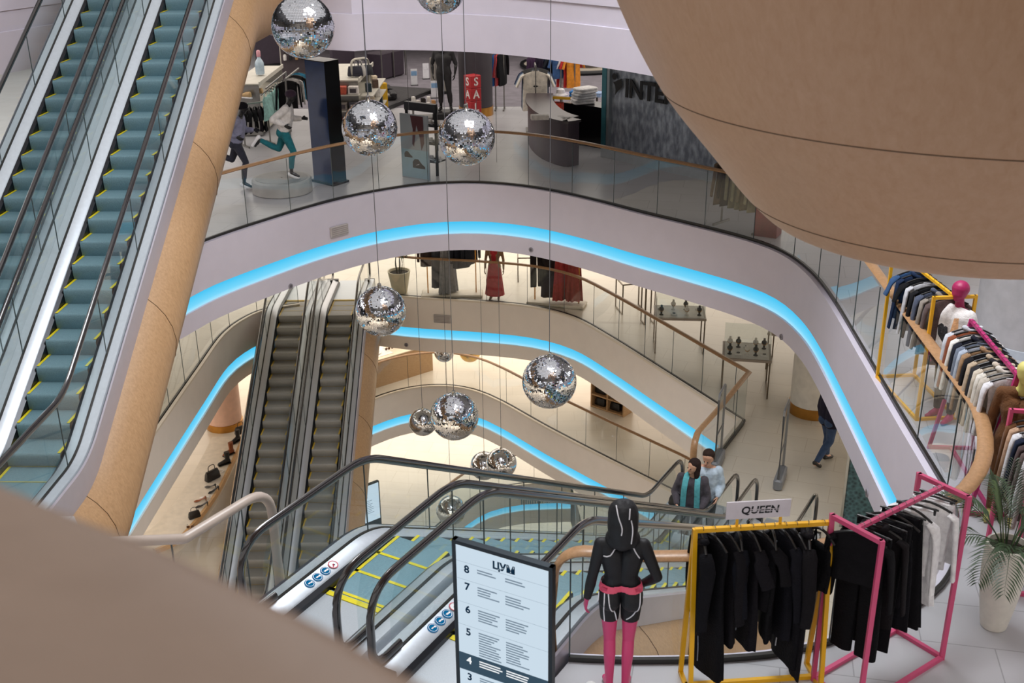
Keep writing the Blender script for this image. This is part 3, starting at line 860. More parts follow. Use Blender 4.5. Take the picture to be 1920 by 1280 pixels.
def garment(name, kind, fab, L, label, cat, group=None, w=1.0, seed=0, piped=None, tagc=False, d=.6, sleeve=None, fab2=None, hem=None):
    """root at the rail; local x across the shoulders, y along the rail, z down"""
    r = random.Random(seed); root = thing(name, label, cat, (0, 0, 0), 0, group); m = fabric(fab); ph = r.uniform(0, 6)
    # hanger
    mb = MB(); rr = .020
    mb.tube([V((rr * math.cos(a), 0, rr * math.sin(a) - rr * .2 + .004)) for a in [R(-60 + 30 * i) for i in range(9)]] + [V((-.0, 0, -.03)), V((0, 0, -.075))], .0028, 6)
    hk = mb.build('hook', HOOK)
    mb = MB()
    if kind in ('pants', 'skirt'):
        mb.tube([(-.18 * w, 0, -.08), (0, 0, -.072), (.18 * w, 0, -.08)], .009, 8)
        for sx in (-1, 1): mb.box((sx * .15 * w, 0, -.1), (.02, .03, .05))
    else:
        mb.tube(smooth_line([(-.2 * w, 0, -.135), (-.1 * w, 0, -.09), (0, 0, -.072), (.1 * w, 0, -.09), (.2 * w, 0, -.135)], .03), .011, 8)
    hg = mb.build('hanger', HANG, root); hk.parent = hg
    sm = dict(angle=80)
    if kind == 'pants':
        for i, sx in enumerate((-1, 1)):
            mb = MB(); rs = []
            for j in range(15):
                t = j / 14; z = -.1 - L * t
                ww = (.088 + (.0 if t > .25 else .012 * (1 - t / .25))) * w * (1 - .12 * t); dd = (.045 + .012 * math.sin(t * 9 + ph)) * d
                rs.append(ring(ww, dd, z, 20, .05 + .12 * t, 4, ph + i, sx * (.085 * w + .012 * t), .015 * math.sin(5 * t + ph)))
            mb.loft(rs, True, True); mb.build('trouser_leg', m, root, **sm)
        mb = MB(); mb.loft([ring(.175 * w, .045 * d, -.095, 28), ring(.18 * w, .05 * d, -.15, 28), ring(.183 * w, .05 * d, -.26, 28)], True, True); mb.build('waistband', m, root, **sm)
        return root
    if kind == 'skirt':
        mb = MB(); rs = []
        for j in range(16):
            t = j / 15; rs.append(ring((.16 + .08 * t) * w, (.04 + .05 * t) * d, -.1 - L * t, 40, .08 + .35 * t, 9, ph, 0, 0, .01 * t))
        mb.loft(rs, True, True); mb.build('skirt_body', m, root, **sm); return root
    sw = .205 * w
    if kind in ('tank', 'slip'):
        for sx in (-1, 1):
            mb = MB(); mb.tube([(sx * .1 * w, .02, -.22), (sx * .095 * w, 0, -.09), (sx * .1 * w, -.02, -.22)], .008, 6); mb.build('strap', m, root)
        prof = [(-.2, .12 * w, .03), (-.24, .16 * w, .045), (-.34, .165 * w, .05)]
    else:
        prof = [(-.078, .05 * w, .022), (-.095, .1 * w, .032), (-.12, .165 * w, .036), (-.15, sw, .04), (-.2, sw * 1.01, .05), (-.3, sw * .97, .055)]
    zb = prof[-1][0]; wb = prof[-1][1]
    hemw = hem or {'dress': 1.25, 'coat': 1.12, 'slip': 1.3}.get(kind, 1.02)
    rs = [ring(b, c * d, a, 32, .03, 4, ph) for a, b, c in prof]
    n = 12
    for j in range(1, n + 1):
        t = j / n; z = zb - (L + zb) * t if False else zb + (-L - zb) * t
        rs.append(ring(wb * (1 + (hemw - 1) * t), (.055 + .02 * t) * d, z, 32, .05 + .16 * t, 5, ph + t * .6, 0, .012 * math.sin(4 * t + ph), .012 * t))
    mb = MB(); mb.loft(rs, True, True); bd = mb.build('garment_body', m, root, **sm)
    sl = sleeve if sleeve is not None else {'tee': .2, 'long': .56, 'hoodie': .58, 'coat': .6, 'crop': .5}.get(kind, 0)
    if sl:
        for i, sx in enumerate((-1, 1)):
            ex = .09 if sl < .3 else .045
            pts = [V((sx * (sw - .03), 0, -.145)), V((sx * (sw + .03), 0, -.19))]
            for j in range(1, 8):
                t = j / 7; pts.append(V((sx * (sw + .035 + ex * t), .02 * math.sin(3 * t + ph + i), -.19 - sl * t)))
            rad = [.055, .07] + [.072 - .022 * (j / 7) * (1 if sl > .3 else .2) for j in range(1, 8)]
            mb = MB(); mb.tube(pts, [q * .85 for q in rad], 14, True, False, [q * .62 * d for q in rad], up=(1, 0, 0))
            mb.build('sleeve', fabric(fab2) if fab2 else m, root, **sm)
    if kind in ('hoodie', 'coat'):
        mb = MB(); mb.tube([V((.085 * math.cos(a), .04 * math.sin(a) * d, -.085 + .02 * math.cos(a * 2))) for a in [2 * math.pi * i / 16 for i in range(16)]], .026, 8, False, True)
        mb.build('collar', m, root, **sm)
    elif kind in ('tee', 'long', 'crop', 'dress'):
        mb = MB(); mb.tube([V((.075 * math.cos(a), .026 * math.sin(a) * d, -.082 - .012 * (math.sin(a) > 0))) for a in [2 * math.pi * i / 16 for i in range(16)]], .007, 6, False, True)
        mb.build('neckband', m, root, **sm)
    if piped:
        mw = fabric(piped)
        for sy in (-1, 1):
            mb = MB(); zz = [-.17 - (L - .25) * j / 8 for j in range(9)]
            mb.tube([V((sw * (.55 + .3 * math.sin(j * .5 + ph)), sy * (.062 + .012 * j / 8) * d, z)) for j, z in enumerate(zz)], .005, 6); mb.build('piping', mw, root)
    if tagc:
        mb = MB(); mb.box((sw * .9, .03, -L * .75), (.035, .006, .06), rz=.4); mb.build('price_tag', mat('paper_tag', 'e8e6e2', .7), root, smooth=False)
    return root

def hang(g, p, rz, tilt=0):
    g.location = p; g.rotation_euler = (0, tilt, rz); return g

# ---------------------------------------------------------------- racks
YEL = mat('yellow_lacquer', 'f0b414', .35, 0, .04)
PNK = mat('pink_lacquer', 'd4527d', .4, 0, .05)
MAG = mat('magenta_lacquer', 'b5246c', .4, 0, .05)
def rack_gate(name, label, A, B, h, w, m, bar=.032, base=True):
    """two upright rectangular end frames joined by one rail; A, B are floor points under the rail's ends"""
    A, B = V(A), V(B); c = (A + B) / 2; root = thing(name, label, 'clothes rack', (c.x, c.y, A.z)); u = (B - A).normalized(); n = V((-u.y, u.x, 0)) * w / 2
    for P_ in (A, B):
        mb = MB(root.location)
        a, b = P_ + n, P_ - n; H = V((0, 0, h)); k = V((0, 0, bar / 2))
        mb.bar(a, a + H, bar); mb.bar(b, b + H, bar); mb.bar(a + H - k, b + H - k, bar); mb.bar(a + k, b + k, bar)
        mb.build('end_frame', m, root, smooth=False)
    mb = MB(root.location); mb.bar(A + V((0, 0, h - bar / 2)), B + V((0, 0, h - bar / 2)), bar * .9); mb.build('hanging_rail', m, root, smooth=False)
    if base:
        for s in (-1, 1):
            mb = MB(root.location); mb.bar(A + n * s + V((0, 0, bar / 2)), B + n * s + V((0, 0, bar / 2)), bar); mb.build('base_bar', m, root, smooth=False)
    return root

def rack_a(name, label, A, B, h, w, m, bar=.032):
    """A-shaped ends joined by one rail"""
    A, B = V(A), V(B); c = (A + B) / 2; root = thing(name, label, 'clothes rack', (c.x, c.y, A.z)); u = (B - A).normalized(); n = V((-u.y, u.x, 0)) * w / 2
    k = V((0, 0, bar / 2))
    for P_ in (A, B):
        top = P_ + V((0, 0, h))
        for s in (-1, 1):
            mb = MB(root.location); mb.bar(P_ + n * s, top, bar, up=u); mb.build('leg', m, root, smooth=False)
        mb = MB(root.location); mb.bar(P_ + n + k, P_ - n + k, bar); mb.build('foot_bar', m, root, smooth=False)
    mb = MB(root.location); mb.bar(A + V((0, 0, h - bar * .3)), B + V((0, 0, h - bar * .3)), bar); mb.build('hanging_rail', m, root, smooth=False)
    mb = MB(root.location); mb.bar(A + k, B + k, bar); mb.build('base_bar', m, root, smooth=False)
    return root

# ---------------------------------------------------------------- small goods
def carton(name, label, cat, c, d, rz, m, group=None, lid=None):
    o = MB(c); o.bevbox((c[0], c[1], c[2] + d[2] / 2), d, min(d) * .06, rz)
    q = o.build(name, m); q.location = c; q['label'] = label; q['category'] = cat
    if group: q['group'] = group
    return q
def folded(name, label, cat, c, d, rz, m, group=None, layers=2):
    c = V(c); mb = MB(c); r = random.Random(str(label))
    for k in range(layers):
        hh = d[2] / layers; z0 = c.z + k * hh; rings = []
        for zz, e in ((0, .9), (.25, 1), (.75, 1), (1, .92)):
            M = Matrix.Rotation(rz, 3, 'Z'); n = 20; rg = []
            for i in range(n):
                t = 2 * math.pi * i / n; cx, sx = math.cos(t), math.sin(t)
                p = M @ V((d[0] / 2 * e * math.copysign(abs(cx) ** .35, cx), d[1] / 2 * e * math.copysign(abs(sx) ** .35, sx), 0))
                rg.append((c.x + p.x, c.y + p.y, z0 + zz * hh + .004 * math.sin(3 * t + k)))
            rings.append(rg)
        mb.loft(rings, True, True)
    q = mb.build(name, m); q.location = c; tag(q, label, cat, group); return q
def shoe(name, label, c, rz, m, kind='pump', s=1.0, group=None):
    root = thing(name, label, 'shoe', c, rz, group)
    def sec(y, w, z0, z1): return [V((w * s * math.cos(a), y * s, (z0 + z1) / 2 * s + (z1 - z0) / 2 * s * math.sin(a))) for a in [2 * math.pi * i / 12 for i in range(12)]]
    mb = MB()
    if kind == 'boot':
        mb.loft([sec(-.12, .025, .02, .09), sec(-.1, .036, .02, .12), sec(-.02, .04, .02, .12), sec(.06, .045, .02, .09), sec(.13, .038, .02, .07), sec(.155, .015, .025, .05)], True, True)
        mb.build('upper', m, root)
        mb = MB(); mb.loft([[V((.042 * s * q * math.cos(a), (-.06 + .055 * q * math.sin(a)) * s, z * s)) for a in [2 * math.pi * i / 14 for i in range(14)]] for z, q in ((.06, 1), (.14, .92), (.24, 1.05), (.27, 1.08))], True, True)
        mb.build('shaft', m, root)
        mb = MB(); mb.box((0, .015 * s, .011 * s), (.085 * s, .27 * s, .022 * s)); mb.box((0, -.085 * s, .012 * s), (.07 * s, .07 * s, .024 * s)); mb.build('sole', HANG, root)
    elif kind == 'trainer':
        mb.loft([sec(-.13, .02, .03, .08), sec(-.11, .036, .025, .12), sec(-.03, .038, .025, .11), sec(.06, .044, .025, .08), sec(.13, .036, .025, .06), sec(.155, .012, .025, .04)], True, True)
        mb.build('upper', m, root)
        mb = MB(); mb.loft([sec(-.14, .025, 0, .03), sec(-.08, .04, 0, .034), sec(.06, .048, 0, .03), sec(.14, .036, .004, .028), sec(.165, .01, .012, .022)], True, True); mb.build('sole', mat('white_sole', 'e9e9ec', .5), root)
    else:
        mb.loft([sec(-.11, .02, .075, .1), sec(-.09, .03, .07, .115), sec(-.04, .03, .055, .07), sec(.03, .034, .02, .04), sec(.09, .036, .004, .045), sec(.135, .012, .006, .025)], True, True); mb.build('upper', m, root)
        mb = MB(); mb.tube([(0, -.1 * s, .08 * s), (0, -.098 * s, 0)], [.014 * s, .006 * s], 8); mb.build('heel', m, root)
    return root
def handbag(name, label, c, rz, m, s=1.0, cat='bag', group=None):
    root = thing(name, label, cat, c, rz, group); mb = MB()
    mb.loft([[V((x * w * s, y * d * s, z * s)) for x, y in ((-1, -.8), (-.9, -1), (.9, -1), (1, -.8), (1, .8), (.9, 1), (-.9, 1), (-1, .8))] for z, w, d in ((0, .15, .05), (.02, .16, .06), (.14, .145, .045), (.2, .13, .02))], True, True)
    mb.build('bag_body', m, root, angle=50)
    mb = MB(); mb.tube(smooth_line([(-.08 * s, 0, .19 * s), (-.06 * s, 0, .3 * s), (.06 * s, 0, .3 * s), (.08 * s, 0, .19 * s)], .03), .008 * s, 8); mb.build('handle', m, root)
    return root

# ---------------------------------------------------------------- mirror balls
MIRROR = mat('mirror_tile', 'dfe4ec', .04, 1, 0)
MIRROR_G = mat('mirror_tile_gold', 'e8c27a', .05, 1, 0)
GROUT = mat('ball_core', '8f949c', .4, .8, .1)
WIRE = mat('steel_wire', '6a6a6e', .4, .5, 0)
def ball_meshes(r=.4, rows=60, jit=.026):
    rg = random.Random(5); mb = MB()
    for k in range(rows):
        a0 = math.pi * k / rows - math.pi / 2; a1 = math.pi * (k + 1) / rows - math.pi / 2
        n = max(6, int(2 * math.pi * math.cos((a0 + a1) / 2) / (math.pi / rows)))
        g = .06
        for i in range(n):
            t0 = 2 * math.pi * (i + g) / n; t1 = 2 * math.pi * (i + 1 - g) / n
            b0 = a0 + (a1 - a0) * g; b1 = a1 - (a1 - a0) * g
            q = [V((math.cos(b) * math.cos(t), math.cos(b) * math.sin(t), math.sin(b))) * r for b, t in ((b0, t0), (b0, t1), (b1, t1), (b1, t0))]
            c = sum(q, V()) / 4; nn = c.normalized()
            e = V((rg.gauss(0, 1), rg.gauss(0, 1), rg.gauss(0, 1))) * (jit if rg.random() < .82 else jit * 4)
            M = Matrix.Rotation(e.length, 3, e.normalized()) if e.length > 1e-6 else Matrix.Identity(3)
            mb.add([c + M @ (p - c) for p in q], [(0, 1, 2, 3)])
    return mb
_bm = ball_meshes(); _core = MB(); _core.sphere((0, 0, 0), .394, 40, 24)
_cap = MB(); _cap.lathe([(.012, .47), (.03, .46), (.035, .40), (.05, .385)], (0, 0, 0), 16)
def mirror_ball(label, x, y, depth, r=.4, gold=False, ztop=13.0, first=[None]):
    p = at_depth(x, y, depth)
    k = r / .4
    root = thing('mirror_ball', label, 'mirror ball', p, R(37 * (x % 10)), 'hanging mirror balls')
    if first[0] is None:
        a = _bm.build('mirror_tiles', MIRROR, None, smooth=False, fix=False); b = _core.build('core', GROUT, None); c = _cap.build('hanger_cap', STEEL, None)
        first[0] = (a, b, c); L = [a, b, c]
    else:
        L = []
        for s in first[0]:
            q = s.copy(); COL.objects.link(q); L.append(q)
    if gold:
        L[0].data = L[0].data.copy(); L[0].data.materials[0] = MIRROR_G
    for q in L: q.parent = root; q.scale = (k, k, k)
    mb = MB(); mb.tube([(0, 0, .46 * k), (0, 0, ztop - p.z)], .006, 6, False); mb.build('hanging_wire', WIRE, root)
    return root
# ================================================================ mirror balls
for a in (('mirror ball at the top of the picture beside the escalator casing, the largest', 568, 50, 14.3), ('mirror ball cut by the top edge of the picture', 825, -24, 17),
          ('mirror ball in front of the dark blue display column', 693, 240, 16), ('mirror ball in front of the shop poster and black mannequin', 875, 257, 15.7),
          ('mirror ball beside the top of the lower escalators', 714, 583, 17.6), ('mirror ball before the right end of the second balcony rim, below the red dresses', 1030, 715, 16.3),
          ('mirror ball overlapping a smaller one, in the middle of the hall', 852, 780, 18.3), ('smaller, paler mirror ball half behind a bigger one in the middle of the hall', 793, 791, 27, .34),
          ('mirror ball overlapping its twin just above the upper black handrail', 940, 868, 29, .4), ('mirror ball half hidden behind its twin above the upper black handrail', 908, 873, 31, .4),
          ('lowest mirror ball, seen between the black handrails', 846, 956, 31, .42)):
    mirror_ball(*a)
mirror_ball('small mirror ball peeking out below the second balcony rim', 833, 660, 33, .3, ztop=L3 - 1.5)
mirror_ball('small golden mirror ball peeking out below the second balcony rim', 881, 659, 35, .34, True, ztop=L3 - 1.5)

# ================================================================ the lit directory
def screen_sign(name, label, A, B, ztop, zbot, depth=.05, fr=.03):
    """upright double-posted light box between plan points A and B"""
    A, B = V((A[0], A[1], 0)), V((B[0], B[1], 0)); u = (B - A); W = u.length; u.normalize(); n = V((u.y, -u.x, 0))
    root = thing(name, label, 'directory sign', ((A.x + B.x) / 2, (A.y + B.y) / 2, zbot))
    c = (A + B) / 2; rz = math.atan2(u.y, u.x); H = ztop - zbot; m = mat('sign_frame', '1c2a33', .35, .4, .1)
    for nm, cc, dd in (('frame_side', A + u * fr / 2 + V((0, 0, zbot + H / 2)), (fr, depth, H)), ('frame_side', B - u * fr / 2 + V((0, 0, zbot + H / 2)), (fr, depth, H)),
                       ('frame_top', c + V((0, 0, ztop - fr / 2)), (W, depth + .002, fr)), ('base', c + V((0, 0, zbot + .04)), (W, depth + .12, .08))):
        mb = MB(root.location); mb.box(cc, dd, rz); mb.build(nm, m, root, smooth=False)
    mb = MB(root.location); mb.box(c + V((0, 0, zbot + H / 2)), (W - fr * 2, depth * .84, H - fr * 2), rz)
    mb.build('light_panel', mat_emit('lit_panel', 'd2e4f2', .92), root, smooth=False)
    F = frame_matrix(c + n * (depth * .42 + .003) + V((0, 0, zbot)) - root.location, u, (0, 0, 1))
    return root, F, W - fr * 2, H
A = at(850, 1007, 1.85); B = at(1039, 1062, 1.85)
sg, F, W, H = screen_sign('directory_sign', 'tall lit shopping directory with floor numbers in a dark frame', A, B, 1.85, 0)
INK = mat_emit('sign_ink', '1d3c58', .5); PALE = mat_emit('sign_ink_pale', '8fa3b5', .7); BAND = mat_emit('sign_band', '4a6478', .6); WHT = mat_emit('sign_white', 'f4f8fb', .95)
def T(x, z): return F @ Matrix.Translation((x, z, 0))
text_mesh('logo', 'ЦУМ', .08, INK, sg, T(.02, 1.735), .001, .003)
def sbox(mb, x0, x1, z0, z1, lift=0):
    mb.add([F @ V(p) for p in ((x0, z0, lift), (x1, z0, lift), (x1, z1, lift), (x0, z1, lift))], [(0, 1, 2, 3)])
rows = [(8, 1.69, .145, 2, 2), (7, 1.545, .195, 4, 4), (6, 1.35, .195, 5, 5), (5, 1.155, .25, 10, 9), (4, .905, .15, 3, 3), (3, .755, .15, 4, 3), (2, .605, .2, 6, 5), (1, .405, .2, 6, 5)]
rt = random.Random(3)
for num, zt, hh, na, nb in rows:
    hi = num == 4
    if hi:
        mb = MB(); sbox(mb, -W / 2, W / 2, zt - hh, zt, .0005); mb.build('highlight_band', BAND, sg, smooth=False)
    else:
        mb = MB(); sbox(mb, -W / 2 + .0, W / 2, zt - .0018, zt, .0006); mb.build('divider_line', PALE, sg, smooth=False)
    text_mesh('floor_number', str(num), .085, WHT if hi else INK, sg, T(-W / 2 + .085, zt - .058), .001, .002)
    for x0, cnt in ((-W / 2 + .17, na), (.03, nb)):
        for k in range(cnt):
            mb = MB(); ww = rt.uniform(.1, .19) if not hi else rt.uniform(.14, .22); zz = zt - .035 - k * .0215
            sbox(mb, x0, x0 + ww, zz - .006, zz + .005, .001); mb.build('text_line', WHT if hi else PALE, sg, smooth=False)
# small directory three floors down
q = at(682, 977, L1); A2 = at(677, 912, L1 + 1.9); B2 = at(709, 900, L1 + 1.9)
kg, F, W, H = screen_sign('directory_sign', 'small distant lit directory showing the number 1 on the marble floor', A2, B2, L1 + 1.9, L1, .1, .03)
mb = MB(); sbox(mb, -W / 2, W / 2, .08, .62, .002); mb.build('lower_panel', mat('kiosk_dark', '23303a', .4), kg, smooth=False)
text_mesh('floor_number', '1', .16, INK, kg, T(-W / 2 + .12, 1.5), .001, .004)
for k in range(8):
    mb = MB(); sbox(mb, -W / 2 + .08, -W / 2 + .08 + rt.uniform(.12, .26), 1.33 - k * .06, 1.35 - k * .06, .001); mb.build('text_line', PALE, kg, smooth=False)

# ================================================================ stickers on the central escalators
def stickers(esc_loc, rz, y, rise=RISE):
    run = rise / math.tan(R(30)); Mw = Matrix.Translation(esc_loc) @ Matrix.Rotation(rz, 4, 'Z')
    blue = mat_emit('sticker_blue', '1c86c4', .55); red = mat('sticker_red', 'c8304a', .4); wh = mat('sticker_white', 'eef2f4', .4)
    for k in range(4):
        p = Mw @ V((run + 1.03 - k * .115, y, rise + .1325)); root = thing('safety_sticker', '', 'sticker', p, rz, 'round escalator safety stickers')
        ST.append(root); nrm = V((0, .33 if y < 0 else -.33, 1)).normalized()
        if k < 3:
            mb = MB(); mb.disc(nrm * .002, .05, nrm); mb.build('disc', blue, root)
            mb = MB(); mb.disc(nrm * .004, .042, nrm, rin=.038); mb.build('rim', wh, root)
            mb = MB(); mb.box(nrm * .004 + V((.004, 0, 0)), (.03, .014 + .006 * k, .001)); mb.disc(nrm * .005 + V((-.02, .006, 0)), .01, nrm); mb.build('pictogram', wh, root, smooth=False)
        else:
            mb = MB(); mb.disc(nrm * .002, .05, nrm); mb.build('disc', wh, root)
            mb = MB(); mb.disc(nrm * .004, .05, nrm, rin=.041); mb.box(nrm * .004, (.08, .008, .001), R(45)); mb.build('rim', red, root)
            mb = MB(); mb.box(nrm * .003, (.02, .03, .001)); mb.build('pictogram', INK, root, smooth=False)
ST = []
stickers(CE, R(240), -.43); stickers(CE2, R(240), -.43)
names = ['blue round sticker nearest the landing', 'middle blue round sticker', 'third blue round sticker', 'red-ringed white round sticker']
for i, s in enumerate(ST): s['label'] = names[i % 4] + (' on the far central escalator' if i < 4 else ' on the near central escalator beside the directory')

# ================================================================ yellow rack with black sportswear
YA, YB = V((1.385, 7.28, 0)), V((2.455, 7.37, 0)); YH = 1.5
rack_a('clothes_rack', 'yellow A-frame clothes rack hung with black sportswear in front', YA, YB, YH, .34, YEL, .035)
u = (YB - YA).normalized(); rzY = math.atan2(u.y, u.x)
sp = thing('rack_sign', 'white QUEEN sign standing on the yellow rack', 'sign', YA.lerp(YB, .47) + V((0, 0, YH + .01)), rzY)
mb = MB(); mb.box((-.02, 0, .135), (.5, .012, .15)); mb.build('board', mat('sign_board', 'd9d3da', .45), sp, smooth=False)
for x in (-.18, .16):
    mb = MB(); mb.box((x, 0, .03), (.02, .014, .06)); mb.build('bracket', YEL, sp, smooth=False)
text_mesh('lettering', 'QUEEN', .088, mat('sign_lettering', '15151d', .5), sp, Matrix.Translation((-.01, -.0075, .132)) @ Matrix.Rotation(R(90), 4, 'X'), .001, .0022, .12, space=1.02)
for zz in (.125, .14):
    mb = MB(); mb.box((.03, -.0088, zz), (.24, .0015, .005)); mb.build('stroke_line', mat('sign_board', 'd9d3da', .45), sp, smooth=False)
ords = ['first', 'second', 'third', 'fourth', 'fifth', 'sixth', 'seventh', 'eighth', 'ninth', 'tenth', 'eleventh', 'twelfth', 'thirteenth', 'fourteenth', 'fifteenth', 'sixteenth']
BK = ['0c0c12', '09090e', '100e13', '0b0d16', '110f15', '0d0c11', '08080c', '0e0e16', '0b0a10', '131115', '09090d']
Yspec = [(0.06, 'hoodie', 0.86, 'black hooded jacket with white piping', 'e4e4e6', 0.0), (0.14, 'dress', 1.34, 'long black jumpsuit, its hem lowest', None, 0.1), (0.25, 'long', 1.02, 'black long-sleeved dress', None, 0.2), (0.33, 'crop', 0.78, 'black cropped top', None, 0.1), (0.42, 'tee', 1.08, 'black short-sleeved bodysuit with a white tag', None, 0.25), (0.5, 'tee', 0.72, 'black loose T-shirt', None, 0.2), (0.58, 'slip', 0.98, 'black slip with hanging straps', None, 0.1), (0.66, 'long', 1.0, 'black long-sleeved top', None, 0.1), (0.74, 'dress', 1.26, 'long black dress', 'c9c9d0', 0.1), (0.83, 'coat', 1.33, 'long black flared satin dress', None, 0.25), (0.94, 'tank', 0.58, 'black strappy top', None, 0.2)]
for i, (t, kind, L, lab, pip, tw) in enumerate(Yspec):
    g = garment({'hoodie': 'hooded_jacket', 'dress': 'long_dress', 'coat': 'long_dress', 'long': 'long_sleeved_top', 'crop': 'cropped_top', 'tee': 't_shirt', 'slip': 'slip_dress', 'tank': 'strappy_top'}[kind], kind, BK[i], L,
                '%s on the front yellow rack, %s from the left' % (lab, ords[i]), 'clothing', 'black sportswear on the yellow rack', (.8, .82, .78, .7, .8, .8, .8, .8, .85, .9, .7)[i], i, pip or ('8f95a0' if i in (1, 4, 6, 9) else None), i in (2, 3, 4, 8), .58, hem=1.3 if kind == 'coat' else None)
    hang(g, YA.lerp(YB, t) + V((0, 0, YH)), rzY + R(90) + R(8 + (i * 17 % 22)) * (1 if i % 3 else -.4), 0)

# ================================================================ pink rack, front right
PA, PB = V((2.58, 7.16, 0)), V((3.46, 7.78, 0)); PH = 1.58
rack_gate('clothes_rack', 'pink clothes rack with black trousers and white blouses, front right', PA, PB, PH, .46, PNK, .036)
u = (PB - PA).normalized(); rzP = math.atan2(u.y, u.x)
Pspec = [(.06, 'crop', .5, '0d0c10', 'black off-shoulder cropped top', None, 1), (.13, 'pants', 1.12, '09090d', 'long black wide trousers', None, 1.1), (.22, 'coat', .95, '151114', 'black wrap blouse with long sleeves', None, 1), (.29, 'pants', 1.1, '0c0b10', 'long black satin trousers', None, 1.1),
         (.37, 'pants', .72, '0d0c11', 'short black trousers on clip hanger', None, 1), (.45, 'slip', 1.05, '0a0910', 'long black slip dress', None, 1), (.53, 'skirt', .98, '0b0a0f', 'long black flared skirt', None, 1), (.62, 'long', .6, 'f8f6f9', 'white blouse with gathered front', None, .9),
         (.70, 'skirt', .85, 'f8f6f9', 'white pleated midi skirt', None, .9), (.79, 'long', .58, 'f8f6f9', 'white long-sleeved blouse with dark collar', None, 1.05), (.90, 'pants', .6, 'f8f6f9', 'white shorts on a black clip hanger', None, .9), (.95, 'skirt', .55, 'f8f6f9', 'short white skirt on a black clip hanger', None, .85)]
for i, (t, kind, L, col, lab, pip, w) in enumerate(Pspec):
    g = garment({'crop': 'cropped_top', 'pants': 'trousers', 'coat': 'wrap_blouse', 'slip': 'slip_dress', 'skirt': 'skirt', 'long': 'blouse'}[kind], kind, col, L, lab + ' on the front pink rack', 'clothing', 'clothes on the front pink rack', w, 30 + i, pip, False)
    hang(g, PA.lerp(PB, t) + V((0, 0, PH - .005)), rzP + R(90) + R([20, 10, 25, 15, 20, 10, 18, 12, 25, 30, 20, 15][i]))

# ================================================================ potted palm
PT = at(1862, 1172, 0); PT.z = 0
pot = thing('potted_palm', 'palm in a tall white ribbed pot beside the front pink rack', 'potted plant', PT)
prof = []
for k in range(64):
    t = k / 63; z = .84 * t; r = .105 + .075 * math.sin(min(1, t * 1.08) * 1.75) ** 1.0 * (1 if t < .8 else 1 - (t - .8) * .25)
    prof.append((r + (.0035 if k % 2 else -.001), z))
mb = MB(); mb.lathe([(.02, 0)] + prof + [(prof[-1][0] - .02, .845), (prof[-1][0] - .03, .79), (.01, .79)], (0, 0, 0), 40, False); mb.build('pot', mat('ribbed_ceramic', 'e2dcd0', .55, 0, .06, 12), pot, angle=70)
mb = MB(); mb.lathe([(.005, .805), (.1, .8), (.15, .795)], (0, 0, 0), 24, False); mb.build('soil', mat('soil', '2e241c', .95, 0, .4, 40, .6), pot)
def frond(parent, base, az, L, lift, droop, rg, m, n=17, lw=.011, ll=.2):
    pts = []; p = V(base); d = V((math.cos(az) * math.cos(lift), math.sin(az) * math.cos(lift), math.sin(lift)))
    for k in range(15):
        pts.append(p.copy()); p = p + d * (L / 14); d = (d + V((0, 0, -droop / 14))).normalized()
    mb = MB(); mb.tube(pts, [.007 * (1 - k / 16) for k in range(15)], 6)
    for k in range(n):
        t = .3 + .7 * k / (n - 1); i = min(13, int(t * 14)); c = pts[i].lerp(pts[i + 1], t * 14 - i); tn = (pts[i + 1] - pts[i]).normalized(); sd = tn.cross(V((0, 0, 1)));
        sd = sd.normalized() if sd.length > .01 else V((1, 0, 0))
        q = ll * (math.sin(math.pi * min(1, .25 + t * .7)) ** .6) * rg.uniform(.85, 1.1)
        for s in (-1, 1):
            dr = (tn * .8 + sd * s * .75 + V((0, 0, .12))).normalized(); e1 = c + dr * q * .5; e2 = c + dr * q + V((0, 0, -q * .28)); wv = dr.cross(V((0, 0, 1))).normalized() * lw
            mb.add([c, e1 + wv, e2, e1 - wv], [(0, 1, 2, 3)])
    mb.build('frond', m, parent, fix=False)
rg = random.Random(4); LEAF = mat('palm_leaf', '33482c', .45, 0, .25, 20); LEAF2 = mat('palm_leaf_light', '54683c', .45, 0, .25, 20)
for k in range(16):
    az = 2 * math.pi * k / 16 + rg.uniform(-.25, .25); inner = k % 3 == 0
    frond(pot, (.05 * math.cos(az), .05 * math.sin(az), .79), az, rg.uniform(.7, .95) if not inner else rg.uniform(.5, .75), R(80 if inner else rg.uniform(48, 66)), .9 if inner else rg.uniform(1.5, 2.1), rg, LEAF2 if k % 4 == 1 else LEAF, 22, .008, .24)

# ================================================================ right-hand racks behind the palm
RA, RB = V((5.04, 11.3, 0)), V((4.93, 9.85, 0)); RH = 1.6
rack_a('clothes_rack', 'magenta clothes rack full of shirts and coats behind the curved handrail', RA, RB, RH, .5, MAG, .036)
u = (RB - RA).normalized(); rzR = math.atan2(u.y, u.x)
Rcol = [('c9ccd4', 'coat', .8, 'pale blue-grey coat'), ('8a4a2e', 'long', .6, 'rust brown sweater'), ('e6e3df', 'long', .62, 'off-white shirt'), ('20222e', 'coat', .75, 'navy jacket'), ('6d7687', 'long', .7, 'slate blue shirt'), ('aab4c4', 'long', .66, 'light blue shirt'),
        ('9b7a5a', 'coat', .75, 'camel coat'), ('1c1b20', 'long', .65, 'black top'), ('b9a58d', 'coat', .8, 'beige trench coat'), ('2b2a2e', 'coat', .75, 'charcoal jacket'), ('cbbfae', 'coat', .85, 'sand coat'), ('d8d2c8', 'coat', .82, 'cream cardigan'), ('bfb6aa', 'long', .7, 'oatmeal knit'), ('dedce0', 'crop', .55, 'white sweatshirt nearest the viewer')]
